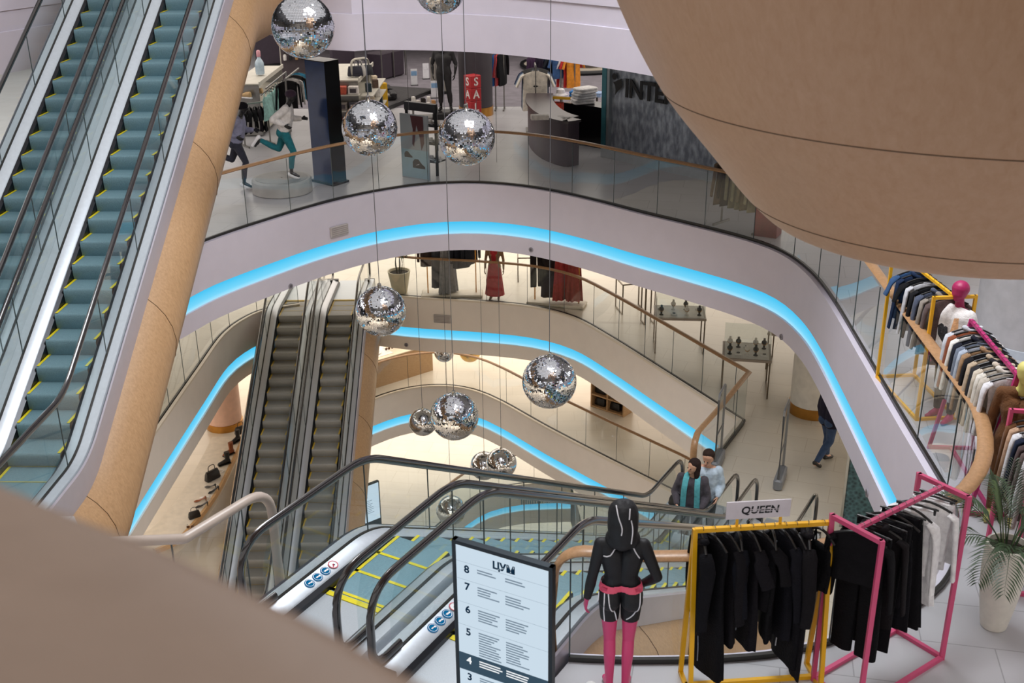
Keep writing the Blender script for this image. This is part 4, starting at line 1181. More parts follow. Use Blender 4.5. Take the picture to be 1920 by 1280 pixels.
for i, (col, kind, L, lab) in enumerate(Rcol):
    g = garment('coat' if kind == 'coat' else 'shirt', kind, col, L, lab + ' on the magenta rack behind the curved handrail', 'clothing', 'clothes on the magenta rack', 1.05, 60 + i)
    hang(g, RA.lerp(RB, .05 + .9 * i / 13) + V((0, 0, RH)), rzR + R(90) - R(6 + (i * 7 % 9)))
# yellow rack further back
QA, QB = V((5.05, 13.3, 0)), V((5.14, 12.05, 0)); QH = 1.6
rack_gate('clothes_rack', 'yellow clothes rack behind the magenta-headed mannequin', QA, QB, QH, .5, YEL, .036)
u = (QB - QA).normalized(); rzQ = math.atan2(u.y, u.x)
for i, (col, kind, L, lab) in enumerate([('2f4f78', 'tee', .7, 'blue T-shirt'), ('1c2c48', 'coat', .8, 'dark blue coat'), ('121317', 'tee', .75, 'black T-shirt with a small print'), ('c5c6cc', 'long', .7, 'light grey sweater'), ('17171b', 'long', .7, 'black sweater'), ('4c5468', 'coat', .8, 'slate jacket'), ('8d857c', 'coat', .85, 'taupe coat'), ('5a4a48', 'long', .9, 'brown knit dress')]):
    g = garment('coat' if kind == 'coat' else 'sweater', kind, col, L, lab + ' on the yellow rack beside the magenta-headed mannequin', 'clothing', 'clothes on the rear yellow rack', 1.05, 80 + i)
    hang(g, QA.lerp(QB, .12 + .8 * i / 7) + V((0, 0, QH)), rzQ + R(90) - R(8 + (i * 5 % 8)))
# magenta rack at the right edge
SA, SB = at(1905, 745, 1.6), at(1925, 850, 1.6)
SA = V((4.95, 9.35, 0)); SB = V((4.78, 8.45, 0)); SH = 1.45
rack_gate('clothes_rack', 'pink clothes rack cut by the right edge behind the palm', SA, SB, SH, .5, PNK, .036)
u = (SB - SA).normalized(); rzS = math.atan2(u.y, u.x)
for i, (col, kind, L, lab) in enumerate([('6a4527', 'coat', .8, 'shaggy brown jacket'), ('b9977c', 'long', .6, 'tan top'), ('d8d8dc', 'long', .85, 'white long shirt'), ('1b2438', 'coat', .8, 'navy coat'), ('4a3a3a', 'long', .75, 'dark brown jacket'), ('5b4d4a', 'coat', .85, 'brown-grey coat'), ('c8c8cc', 'hoodie', .6, 'light grey hooded top'), ('a49a98', 'coat', 1.0, 'long mauve-grey coat nearest the palm')]):
    g = garment('coat' if kind == 'coat' else 'top', kind, col, L, lab + ' on the pink rack at the right edge', 'clothing', 'clothes on the right edge rack', 1.08, 100 + i)
    hang(g, SA.lerp(SB, .06 + .9 * i / 7) + V((0, 0, SH)), rzS + R(90) - R(10 + (i * 5 % 8)))
# ================================================================ mannequins and people
MPINK = mat('pink_mannequin', 'd8487a', .38, 0, .03)
MAGM = mat('magenta_mannequin', 'a8205a', .45, 0, .03)
BLKF = mat('black_jersey', '0b0c12', .6, 0, .15, 20, .1, 60)
WPIPE = mat('white_piping', 'eceaf0', .5)
CORAL = mat('coral_belt', 'ea5a78', .5)
DARKM = mat('dark_mannequin', '1b1a1d', .35, 0, .1)
SKIN = mat('skin', 'd9a88c', .5, 0, .05)
# --- mannequin in black hooded sportswear, seen from behind
mroot = thing('mannequin', 'pink mannequin in black hooded top and shorts with white piping, seen from behind', 'mannequin', (.83, 7.26, 0), R(-4))
J = joints(shL=(-.165, -.01, 1.39), shR=(.165, -.01, 1.39), elL=(-.225, -.03, 1.10), wrL=(-.262, .02, .86), elR=(.275, -.05, 1.13), wrR=(.17, .10, .96), knL=(-.075, .02, .5), knR=(.075, .02, .5), anL=(-.07, -.02, .085), anR=(.06, -.02, .085),
           toL=(-.1, .11, .03), toR=(.09, .11, .03), palmL=(1, .2, 0), palmR=(-1, 0, 0), thumbL=(0, 1, 0))
C = human(J, True, .93)
ob, lab = body('body', C, mroot, None, [MPINK], .0065, 4)
arm = {'upper_arm', 'forearm'}
top = dress(ob, lab, 'hooded_top', BLKF, lambda l, p: l in arm and not (l == 'forearm' and (p - J['wrL']).length < .03) or l in ('torso', 'neck') and p.z > 1.04 or l == 'pelvis' and p.z > 1.04, .007, mroot)
sh = dress(ob, lab, 'shorts', BLKF, lambda l, p: l in ('torso', 'pelvis', 'thigh') and .70 < p.z < 1.06, .008, mroot)
bl = dress(ob, lab, 'belt_bag', CORAL, lambda l, p: l in ('torso', 'pelvis') and 1.0 < p.z + .06 * abs(p.x) < 1.06, .02, mroot)
hood = loose('hood', [(V((0, .0, 1.66)), .118, V((0, .0, 1.58)), .122), (V((0, -.02, 1.56)), .12, V((0, -.04, 1.47)), .105), (V((0, -.05, 1.70)), .06, V((0, -.02, 1.765)), .02), (V((-.05, -.02, 1.45)), .085, V((.05, -.02, 1.45)), .085)], BLKF, top, .009,
             [((0, .085, 1.6), (0, 1, -.1))], 4, .0025)
piping(hood, [[(-.055, 1.75), (-.035, 1.68), (-.01, 1.6), (-.015, 1.55)], [(.045, 1.74), (.04, 1.67)], [(.055, 1.66), (.068, 1.58), (.06, 1.47)]], WPIPE, top, (0, 1, 0), .0052)
piping(top, [[(.0, 1.50), (-.03, 1.42), (-.09, 1.33), (-.14, 1.315)], [(.055, 1.45), (.09, 1.38), (.13, 1.31)]], WPIPE, top, (0, 1, 0), .0052)
piping(sh, [[(-.125, 1.02), (-.13, .85), (-.12, .71)], [(-.1, 1.02), (-.085, .9), (-.045, .8), (-.03, .715)], [(.145, 1.02), (.14, .9), (.105, .8), (.05, .735)], [(-.165, 1.0), (-.172, .84), (-.16, .72)]], WPIPE, sh, (0, 1, 0), .005)
for s in (-1, 1):
    mb = MB(); mb.box((s * .13, -.085, 1.028), (.05, .02, .03), rz=s * .5); mb.build('buckle', mat('coral_buckle', 'c83c5e', .4), bl, smooth=False)
for x, y, rz, lb in ((.66, 7.16, R(25), 'white trainer with dark stripes standing left of the pink mannequin'), (.74, 7.05, R(12), 'white trainer with dark stripes nearest the pink mannequin')):
    s_ = shoe('trainer', lb, (x, y, 0), rz, mat('white_trainer', 'eceaea', .5), 'trainer', 1.05)
    for k in range(3):
        mb = MB(); mb.box((0, .0 + k * .03, .098 - k * .012), (.07, .012, .006), rx=-.3); mb.build('lace_stripe', BLACK, s_, smooth=False)
mb = MB(); mb.lathe([(.001, 0), (.2, 0), (.2, .012), (.001, .012)], (0, 0, 0), 32, False); 
# --- magenta-headed mannequin with a printed T-shirt
pr = thing('mannequin', 'magenta-headed mannequin in a white T-shirt with an abstract print', 'mannequin', (5.2, 12.05, 0), R(118))
J2 = joints(elL=(-.24, -.02, 1.1), wrL=(-.22, .12, .9), elR=(.25, -.05, 1.1), wrR=(.2, .1, .88), head=(0, .015, 1.66), neck=(0, -.015, 1.47))
C = [c for c in human(J2, True) if c[0] not in ('nose', 'ear')]
C = [(l, a, (ra * 1.12 if l == 'head' else ra), b, (rb * 1.1 if l == 'head' else rb)) for l, a, ra, b, rb in C]
ob2, lab2 = body('body', C, pr, None, [MAGM], .01, 4)
WTEE = fabric('e6e2e0')
tee = loose('t_shirt', [(V((-.09, 0, 1.33)), .125, V((-.09, .0, .86)), .14), (V((.09, 0, 1.33)), .125, V((.09, .0, .86)), .14), (V((-.16, 0, 1.42)), .06, V((.16, 0, 1.42)), .06), (V((-.17, 0, 1.4)), .075, V((-.25, -.02, 1.15)), .095), (V((.17, 0, 1.4)), .075, V((.25, -.02, 1.15)), .095)], WTEE, pr, .014, [((0, 0, .84), (0, 0, -1)), ((0, 0, 1.475), (0, 0, 1))], 5, .003)
def patch(src, poly, m, parent, d, name='print_patch'):
    bv = BVHTree.FromPolygons([v.co for v in src.data.vertices], [p.vertices for p in src.data.polygons]); d = V(d).normalized(); mb = MB(); cx = sum(p[0] for p in poly) / len(poly); cz = sum(p[1] for p in poly) / len(poly)
    rows = []
    for f in (1, .75, .5, .25, .02):
        rr = []
        for a, b in poly:
            h = bv.ray_cast(V((cx + (a - cx) * f, 0, cz + (b - cz) * f)) - d * 2, d)
            rr.append(h[0] - d * .006 if h[0] is not None else V((a, 0, b)))
        rows.append(rr)
    mb.loft(rows, True); return mb.build(name, m, parent)
patch(tee, [(.02, 1.22), (.1, 1.25), (.16, 1.2), (.13, 1.1), (.04, 1.02), (.0, 1.1)], mat('leopard_print', '2a2a30', .7, 0, .9, 60), tee, (0, -1, 0))
patch(tee, [(-.12, 1.38), (-.06, 1.36), (-.03, 1.2), (.0, .98), (-.04, .9), (-.14, .92), (-.15, 1.1)], fabric('d9a679'), tee, (0, -1, 0))
patch(tee, [(-.17, 1.16), (-.13, 1.1), (-.12, 1.0), (-.17, .98)], fabric('4b6a58'), tee, (0, -1, 0))
dress(ob2, lab2, 'trousers', fabric('2a2a30'), lambda l, p: l in ('pelvis', 'thigh', 'shin') and .12 < p.z < 1.0, .01, pr)
# --- yellow-headed mannequin at the right edge, mostly hidden behind the frame edge
yr = thing('mannequin', 'yellow-headed mannequin at the right edge above the brown jacket', 'mannequin', (5.12, 9.62, 0), R(150))
q = at(1922, 690, 1.70); yr.location = (q.x + .02, q.y, 0)
C = [c for c in human(joints(head=(0, .015, 1.66), neck=(0, -.015, 1.47)), True) if c[0] not in ('nose', 'ear')]
oy, ly = body('body', C, yr, None, [mat('yellow_mannequin', 'd8cf7a', .45, 0, .03)], .013, 3)
dress(oy, ly, 'brown_suit', fabric('6a4527'), lambda l, p: l not in ('head', 'neck', 'hand', 'foot'), .015, yr)

# --- runners on the round stand of the sports shop
def runner(label, loc, rz, topc, legc, female, hatc):
    r = thing('running_mannequin', label, 'mannequin', loc, rz); r.scale = (1.07,) * 3
    J = joints(pelvis=(0, 0, .95), waist=(0, .03, 1.1), chest=(0, .08, 1.27), neck=(0, .12, 1.45), head=(0, .19, 1.6), shL=(-.18, .09, 1.39), shR=(.18, .09, 1.39),
               elR=(.25, -.16, 1.2), wrR=(.2, .04, 1.08), elL=(-.24, .1, 1.13), wrL=(-.15, .33, 1.14), hipL=(-.085, 0, .93), hipR=(.085, 0, .93), knR=(.09, .16, .54), anR=(.09, .08, .12), toR=(.09, .22, .05), knL=(-.09, -.16, .56), anL=(-.09, -.52, .74), toL=(-.09, -.62, .62), palmR=(-1, 0, 0), palmL=(1, 0, 0), thumbL=(0, 0, 1), thumbR=(0, 0, 1))
    C = human(J, female, 1.0, .011)
    o, l = body('body', C, r, None, [DARKM], .012, 4)
    dress(o, l, 'leggings', fabric(legc), lambda a, p: a in ('pelvis', 'thigh', 'shin') and (p.z > .2), .01, r)
    a = [(J['chest'] + V((s * .08, -.01, .03)), .135, J['pelvis'] + V((s * .07, .01, .06)), .13) for s in (-1, 1)]
    a += [(V((-.16, .09, 1.4)), .06, V((.16, .09, 1.4)), .06)]
    for n in 'LR': a += [(J['sh' + n], .075, J['el' + n], .068), (J['el' + n], .066, J['wr' + n].lerp(J['el' + n], .15), .05)]
    loose('jacket', a, fabric(topc), r, .014, [((0, 0, .93), (0, 0, -1))], 4, .003)
    mb = MB(); mb.sphere(J['head'] + V((0, -.01, .045)), .108, 16, 10, (1, 1.05, .75)); 
    hat = mb.build('cap', fabric(hatc), r)
    for n in 'LR':
        d = (J['to' + n] - J['an' + n]).normalized(); mb = MB(); a0 = J['an' + n] + (J['an' + n] - J['kn' + n]).normalized() * .05
        capsule(mb, a0 - d * .04, .045, a0 + d * .17, .035); mb.build('trainer', mat('white_trainer', 'eceaea', .5), r)
    return r
pl = at(528, 333, .3)
st = thing('round_stand', 'low round grey stand under the running mannequin in green leggings', 'display stand', (pl.x, pl.y, 0))
mb = MB(); mb.lathe([(.02, 0), (.6, 0), (.63, .02), (.63, .27), (.61, .3), (.02, .3)], (0, 0, 0), 48, False); mb.build('drum', mat('stand_grey', 'b3aea8', .5), st, angle=30)
mb = MB(); mb.lathe([(.02, .301), (.55, .301), (.55, .306), (.02, .306)], (0, 0, 0), 48, False); mb.build('top_disc', mat('stand_top', '9a958f', .5), st, angle=30)
runner('running mannequin in white jacket and green leggings on the round stand', (pl.x + .15, pl.y, .3), R(-90), 'ddd8d4', '1f6b74', True, '3a2a3a')
qf = at(462, 352, 0)
runner('running mannequin in lilac and blue hooded jacket, half hidden by the oak casing', (qf.x - .1, qf.y, 0), R(-90), '8f8fa6', '34343f', False, '15141a')
# --- black mannequin before the dark pillar
bm_ = at(845, 212, 0)
br = thing('mannequin', 'glossy black mannequin standing before the dark round pillar, head out of sight', 'mannequin', (bm_.x - .12, bm_.y - .7, .2), R(170)); br.scale = (1.12,) * 3
bpl = thing('mannequin_plinth', 'low black plinth under the glossy black mannequin', 'display stand', (bm_.x - .12, bm_.y - .7, 0))
mb = MB(); mb.bevbox((0, 0, .09), (.66, .56, .18), .02); mb.build('block', BLACK, bpl, angle=25)
mb = MB(); mb.box((0, 0, .19), (.62, .52, .02)); mb.build('top_plate', DARKM, bpl, smooth=False)
C = human(joints(elL=(-.3, -.06, 1.12), wrL=(-.28, .02, .9), elR=(.3, -.06, 1.12), wrR=(.27, .02, .9), shL=(-.2, 0, 1.42), shR=(.2, 0, 1.42), knL=(-.12, .02, .5), anL=(-.15, -.02, .085), toL=(-.2, .1, .03)), False, 1.05, .011)
o, l = body('body', C, br, None, [mat('gloss_black', '0f0e10', .25, 0, .1)], .014, 4)
dress(o, l, 'sportswear', mat('black_sportswear', '18171a', .6, 0, .3, 8), lambda a, p: a in ('torso', 'pelvis', 'thigh', 'upper_arm', 'shin') and p.z > .2, .012, br)

# --- two women at the foot of the far central escalator
def woman(name, label, loc, rz, J, topc, botc, hairc, hairlong, scarf=None):
    r = thing(name, label, 'person', loc, rz)
    C = human(J, True, 1.0, .0105)
    o, l = body('body', C, r, None, [SKIN], .009, 4)
    a = [(J['chest'] + V((s * .075, 0, .03)), .125, J['pelvis'] + V((s * .07, 0, -.02)), .13) for s in (-1, 1)] + [(J['shL'] * .9 + J['chest'] * .1, .062, J['shR'] * .9 + J['chest'] * .1, .062)]
    for n in 'LR': a += [(J['sh' + n], .072, J['el' + n], .07), (J['el' + n], .07, J['wr' + n].lerp(J['el' + n], .12), .048)]
    loose('sweater', a, fabric(topc), r, .012, [((0, 0, .86), (0, 0, -1)), ((0, 0, 1.5), (0, 0, 1))], 4, .004)
    dress(o, l, 'trousers', fabric(botc), lambda b, p: b in ('pelvis', 'thigh', 'shin') and .1 < p.z < 1.0, .018, r)
    for n in 'LR':
        d = (J['to' + n] - J['an' + n]).normalized(); mb = MB(); capsule(mb, J['an' + n] + V((0, 0, -.04)) - d * .04, .042, J['to' + n], .034); mb.build('shoe', mat('dark_shoe', '26221f', .5), r)
    h = J['head']; f = J['face'].normalized(); hc = fabric(hairc)
    caps = [(h + V((0, 0, .04)) - f * .025, .102, h - f * .045 + V((0, 0, -.03)), .092)]
    if hairlong:
        sd = f.cross(V((0, 0, 1)))
        for s in (-1, 1): caps.append((h + sd * s * .06 - f * .03, .055, h + sd * s * .075 - f * .02 + V((0, 0, -.2)), .04))
        caps.append((h - f * .06, .08, h - f * .06 + V((0, 0, -.2)), .06))
    else:
        caps.append((h - f * .09, .045, h - f * .12 + V((0, 0, -.2)), .022))
    loose('hair', caps, hc, r, .01, [(h + f * .055, f)], 3, .002)
    sd = f.cross(V((0, 0, 1)))
    for s in (-1, 1):
        mb = MB(); mb.sphere(h + f * .083 + sd * s * .033 + V((0, 0, -.005)), .011, 8, 6); mb.build('eye', mat('eye_dark', '2a1c18', .3), r)
    mb = MB(); mb.tube([h + f * .088 + sd * x + V((0, 0, -.062 + abs(x) * .1)) for x in (-.022, -.01, 0, .01, .022)], .005, 6); mb.build('mouth', mat('lips', 'a8544e', .5), r)
    if scarf:
        for s in (-1, 1):
            mb = MB(); pts = smooth_line([V((s * .05, -.06, 1.47)), V((s * .085, .04, 1.47)), V((s * .1, .135, 1.33)), V((s * .11, .145, 1.1)), V((s * .115, .15, .8))], .05); mb.tube(pts, .045, 8, True, False, .012, up=(0, 1, 0)); mb.build('scarf_end', fabric(scarf), r)
    return r
wf = V((3.02, 15.5, L3 + .03)); 
Jw = joints(face=(.62, .75, -.1), elL=(-.25, .02, 1.12), wrL=(-.2, .2, .98), elR=(.27, .0, 1.12), wrR=(.2, .2, 1.0))
woman('woman', 'woman with dark hair, dark grey sweater and teal scarf at the escalator foot', at(1300, 884, L3 + 1.66) * V((1, 1, 0)).x if False else V((2.86, 15.48, L3 + .06)), R(160), Jw, '4a454b', '3a3d45', '2c1f1d', True, '5fb3bb')
Jw2 = joints(face=(.3, .8, -.55), head=(0, .035, 1.62), elL=(-.24, .0, 1.12), wrL=(-.2, .18, 1.0), elR=(.24, .0, 1.12), wrR=(.2, .18, 1.0))
woman('woman', 'woman with tied-back hair in a pale blue top looking down behind the dark-haired one', V((3.16, 15.86, L3 + .02)), R(165), Jw2, 'b9c9d6', '4b5057', '33251f', False)
handbag('shopping_bag', 'pale shopping bag held by the woman with the teal scarf', V((2.72, 15.22, L3 + .32)), R(150), mat('pale_bag', 'c9d3da', .6), 1.25, 'bag')
handbag('handbag', 'black handbag at the side of the woman with the teal scarf', V((2.62, 15.5, L3 + .95)), R(140), mat('black_bag', '1b1a1c', .4), .8, 'bag')
# --- man walking away, cut by the balcony rim
Jm = joints(knL=(-.1, .1, .5), anL=(-.1, .12, .085), toL=(-.12, .26, .03), knR=(.1, -.02, .52), anR=(.1, -.3, .14), toR=(.1, -.2, .04))
mr = thing('man', 'person in dark navy jacket and blue jeans walking, cut by the white balcony rim', 'person', (5.92, 18.56, L3), R(-65))
Cm = human(Jm, False, 1.02, .011)
o, l = body('body', Cm, mr, None, [SKIN], .011, 4)
dress(o, l, 'jeans', fabric('3d5070'), lambda b, p: b in ('pelvis', 'thigh', 'shin') and p.z > .13, .018, mr)
a = [(Jm['chest'] + V((s * .09, 0, .03)), .14, Jm['pelvis'] + V((s * .08, 0, -.06)), .14) for s in (-1, 1)] + [(Jm['shL'] * .9, .06, Jm['shR'] * .9, .06)]
a[-1] = (V((-.16, 0, 1.4)), .07, V((.16, 0, 1.4)), .07)
for n in 'LR': a += [(Jm['sh' + n], .08, Jm['el' + n], .072), (Jm['el' + n], .07, Jm['wr' + n], .055)]
loose('jacket', a, fabric('2a2736'), mr, .013, [((0, 0, .8), (0, 0, -1))], 4, .003)
for n in 'LR':
    d = (Jm['to' + n] - Jm['an' + n]).normalized(); mb = MB(); capsule(mb, Jm['an' + n] + V((0, 0, -.035)) - d * .05, .045, Jm['to' + n], .036); mb.build('shoe', mat('dark_shoe', '26221f', .5), mr)
loose('hair', [(Jm['head'] + V((0, -.02, .04)), .1, Jm['head'] + V((0, -.045, -.02)), .085)], fabric('2a211d'), mr, .012, [(Jm['head'] + V((0, .05, 0)), V((0, 1, 0)))], 3)
# ================================================================ sports shop across the hall
PURP = mat('dark_purple_panel', '3a303c', .5, 0, .1)
SHELFW = mat('shop_shelf_white', 'c9c4b8', .5)
METAL = mat('shop_metal', '8c8a86', .35, .8)
NAVYG = mat('gloss_navy', '12315f', .12, .1, .1, coat=.6)
BLKG = mat('gloss_black_panel', '0b0b0e', .2, 0, .1)
cp = MB(); cp.box((-1.5, 41.2, .004), (13, 17.5, .006)); cp = cp.build('floor.006', mat('grey_carpet', '77727a', .9, 0, .15, 3), smooth=False); struct(cp, 'grey carpet at the back of the sports shop', 'floor')

# display column, a corner towards the viewer
c0, c1, c2 = at(584, 340, 0), at(625, 350, 0), at(655, 341, 0)
colm = thing('display_column', 'tall glossy column, deep blue on one face and black on the other', 'display column', ((c0.x + c2.x) / 2, (c0.y + c2.y) / 2, 0))
c3 = c0 + c2 - c1; hh = 2.62
for nm, a, b, m in (('blue_face', c0, c1, NAVYG), ('black_face', c1, c2, BLKG), ('rear_face', c2, c3, BLKG), ('rear_face', c3, c0, BLKG)):
    s = .9; a2, b2 = c1.lerp(a, 1) if False else a, b
    ctr = (c0 + c2) / 2; a2 = ctr + (a - ctr) * .86; b2 = ctr + (b - ctr) * .86
    mb = MB(colm.location); mb.add([a2, b2, b2 + V((0, 0, hh)), a2 + V((0, 0, hh))], [(0, 1, 2, 3)]); mb.build(nm, m, colm, smooth=False)
ctr = (c0 + c2) / 2
mb = MB(colm.location); mb.prism([tuple((ctr + (q - ctr) * .86).xy) for q in (c0, c1, c2, c3)], hh, hh + .02); mb.build('top_cap', BLKG, colm, smooth=False)
mb = MB(colm.location); mb.prism([tuple(q.xy) for q in (c0, c1, c2, c3)], 0, .05); mb.build('foot_plate', BLKG, colm, smooth=False)

def partition(label, px0, px1, h, m=PURP):
    a, b = at(*px0, 0), at(*px1, 0); c = (a + b) / 2; u = (b - a); r = thing('partition_panel', label, 'partition', c, math.atan2(u.y, u.x)); L = u.length
    mb = MB(); mb.box((0, .06, h / 2), (L, .1, h)); mb.build('panel', m, r, smooth=False)
    mb = MB(); mb.box((0, 0.02, .05), (L + .02, .14, .1)); mb.build('skirting', BLKG, r, smooth=False)
partition('dark purple partition behind the mint tops', (484, 128), (532, 122), 2.3)
partition('dark purple partition right of the blue display column', (628, 162), (668, 150), 2.3)

def shelf_unit(label, A, B, w, z, m=SHELFW, tiers=3, name='shop_shelf'):
    """gondola: long top between plan points A and B (front edge), w deep to the left"""
    A, B = V((A.x, A.y, 0)), V((B.x, B.y, 0)); u = (B - A); L = u.length; u.normalize(); r = thing(name, label, 'shelf', (A.x, A.y, 0), math.atan2(u.y, u.x))
    mb = MB(); mb.box((L / 2, w / 2, z - .03), (L, w, .06)); mb.box((L / 2, .015, z + .02), (L, .03, .05)); mb.build('top_tray', m, r, smooth=False)
    for x in (.02, L - .02):
        mb = MB(); mb.box((x, w / 2, z / 2), (.04, w * .9, z - .06)); mb.build('end_panel', METAL, r, smooth=False)
    for k in range(tiers):
        zz = .12 + (z - .2) * k / tiers; mb = MB(); mb.box((L / 2, w / 2, zz), (L - .08, w, .03)); mb.build('shelf_board', m, r, smooth=False)
    return r, L
a, b = at(487, 157, 1.35), at(531, 123, 1.35)
su, L = shelf_unit('long pale shop shelf with a water bottle on top, beside the oak casing', a, b, .75, 1.35)
q = at(488, 138, 1.40); bt = thing('water_bottle', 'big translucent blue bottle with pink cap on the pale shelf', 'bottle', (q.x, q.y, 1.38))
mb = MB(); mb.lathe([(.02, 0), (.11, .005), (.12, .05), (.12, .3), (.09, .36), (.05, .42), (.045, .46)], (0, 0, 0), 20); mb.build('bottle_body', mat('bottle_blue', 'a9bccb', .15, 0, .2, coat=.5), bt)
mb = MB(); mb.lathe([(.05, .46), (.055, .47), (.055, .6), (.03, .63), (.005, .635)], (0, 0, 0), 16); mb.build('cap', mat('cap_pink', 'c98f9a', .4), bt)
for k, (x, y) in enumerate(((462, 183), (484, 176))):
    q = at(x, y, 1.0); s_ = shoe('sandal', 'tan slide sandal hanging below the pale shelf, ' + ['left one', 'right one'][k], (q.x, q.y - .1, 1.0), R(60), mat('tan_sandal', 'c2a070', .6), 'trainer', 1.5)
# mint tops on an arm
pa, pb = at(498, 166, 1.55), at(536, 135, 1.55); ra = thing('garment_rail', 'slanted metal arm carrying mint tops', 'clothes rail', pa)
mb = MB(ra.location); mb.bar(pa, pb, .03); mb.build('bar', METAL, ra, smooth=False)
mb = MB(ra.location); mb.bar(pb, V((pb.x, pb.y, 0)), .04); mb.build('post', METAL, ra, smooth=False)
for k in range(5):
    g = garment('sleeveless_top', 'tank', 'a9dcd4', .75, 'mint green sleeveless top on the slanted arm, %s from the front' % ords[k], 'clothing', 'mint tops on the slanted arm', 1.25, 130 + k)
    hang(g, pa.lerp(pb, .03 + .13 * k), R(70 + 8 * k))
pb2 = at(560, 128, 1.7); pa2 = at(535, 148, 1.7)
rb = thing('garment_rail', 'metal arm with a dark jacket and grey sweater left of the blue column', 'clothes rail', pa2)
mb = MB(rb.location); mb.bar(pa2, pb2, .03); mb.build('bar', METAL, rb, smooth=False); mb = MB(rb.location); mb.bar(pa2, V((pa2.x, pa2.y, 0)), .04); mb.build('post', METAL, rb, smooth=False)
for k, (c, lb) in enumerate((('18171a', 'black jacket'), ('d0cbc8', 'light grey sweater'), ('22201f', 'dark brown jacket'), ('3c86a8', 'blue training top'))):
    hang(garment('jacket', 'long', c, .75, lb + ' on the metal arm left of the blue column', 'clothing', 'tops left of the blue column', 1.2, 140 + k), pa2.lerp(pb2, .1 + .25 * k), R(30))
# accessory board
a, b = at(538, 152, 0), at(572, 150, 0); u = b - a
ab = thing('accessory_board', 'dark board of small bottles and pouches behind the blue column', 'display board', (a + b) / 2, math.atan2(u.y, u.x))
mb = MB(); mb.box((0, .3, .9), (u.length + .2, .06, 1.8)); mb.build('board', mat('board_dark', '4a4044', .6), ab, smooth=False)
for x in (-1, 1):
    mb = MB(); mb.bar((x * (u.length / 2 + .1), .3, 0), (x * (u.length / 2 + .1), .3, 2.1), .05); mb.build('post', SHELFW, ab, smooth=False)
rg = random.Random(11); gc = ['d8d4d0', '2a2a2e', 'b08a60', '1a1a1c', 'c84a3a', 'e0dcd8', '6a6a70', '38383c']
for k in range(12):
    x, z = -.28 + .19 * (k % 4), .65 + .42 * (k // 4)
    p = Matrix.Translation(ab.location) @ Matrix.Rotation(ab.rotation_euler.z, 4, 'Z') @ V((x, .18, z))
    bb = thing('sports_bottle', 'small sports bottle on the dark board, row %s, %s from the left' % (['one', 'two', 'three'][k // 4], ords[k % 4]), 'bottle', p, 0, 'bottles on the dark board')
    mb = MB(); mb.lathe([(.01, 0), (.05, 0), (.055, .03), (.055, .15), (.03, .19), (.03, .2)], (0, 0, 0), 12); mb.build('bottle_body', fabric(gc[k % 8]), bb)
    mb = MB(); mb.lathe([(.032, .2), (.034, .24), (.005, .25)], (0, 0, 0), 12); mb.build('cap', HANG, bb)
# middle shelf with boxed goods
a, b = at(674, 150, 1.45), at(700, 119, 1.45)
su, L = shelf_unit('pale shop shelf with rows of boxed goods left of the first mirror ball pair', a, b, .95, 1.45)
M2 = Matrix.Translation(su.location) @ Matrix.Rotation(su.rotation_euler.z, 4, 'Z')
for r_ in range(3):
    for k in range(3):
        p = M2 @ V((-.12, .15 + .3 * k, 1.12 - .4 * r_))
        bx = thing('boxed_goods', 'boxed goods on the middle shelf front, %s row, %s from the left' % (['top', 'middle', 'bottom'][r_], ords[2 - k]), 'box', p, su.rotation_euler.z, 'boxed goods on the middle shelf')
        mb = MB(); mb.bevbox((0, 0, .1), (.2, .25, .2), .012); mb.build('carton', fabric(['d9d2cc', 'c05a48', '4c4850', '8a8078'][(k + r_ * 2) % 4]), bx, angle=20)
        mb = MB(); mb.box((-.101, 0, .1), (.004, .16, .1)); mb.build('printed_face', fabric(['50484c', 'e6e0da', 'c86048'][(k * 2 + r_) % 3]), bx, smooth=False)
for r_ in range(3):
    mb = MB(); mb.box((-.12, .47, 1.105 - .4 * r_), (.24, .94, .03)); mb.build('end_shelf', SHELFW, su, smooth=False)
    mb = MB(); mb.box((L / 2, -.16, .435 + .3 * r_), (L, .32, .03)); mb.build('side_shelf', SHELFW, su, smooth=False)
for k in range(11):
    p = M2 @ V((.2 + L * .8 * k / 11, -.13 - .1 * (k % 2), .45 + .3 * (k % 3)))
    q = carton('boxed_goods', 'small packet on the right flank of the middle shelf, %s from the front' % ords[k], 'box', p, (.16, .14, .22), su.rotation_euler.z + .2 * (k % 3), fabric(['e4e0da', 'd8c8b0', '2c3a44', 'd09a30', 'cfcac4', '5c4a40', '2f6a74'][k % 7]), 'packets on the middle shelf')
q = at(718, 172, .6); carton('boxed_goods', 'yellow packet at the front end of the pale middle shelf', 'box', (q.x, q.y, .0), (.22, .18, .85), .4, fabric('d6a82c'))
# frame of bags above
a, b = at(658, 112, 1.9), at(690, 108, 1.9)
fr_ = thing('wire_frame', 'round-cornered metal frame with hanging bags behind the pale middle shelf', 'clothes rail', (a.x, a.y, 0))
mb = MB(fr_.location); mb.tube(fillet([V((a.x, a.y, 0)), a, b, V((b.x, b.y, 0))], [0, .15, .15, 0]), .03, 8); mb.build('frame', SHELFW, fr_)
for k in range(4): handbag('sports_bag', 'small dark bag on the metal frame, %s from the left' % ords[k], a.lerp(b, .2 + .2 * k) - V((0, 0, .42)), .2, mat('bag_%d' % k, ['2a2a38', 'c8c4c0', '20242e', '3a3a3e'][k], .6), 1.25, 'bag', 'bags on the metal frame')
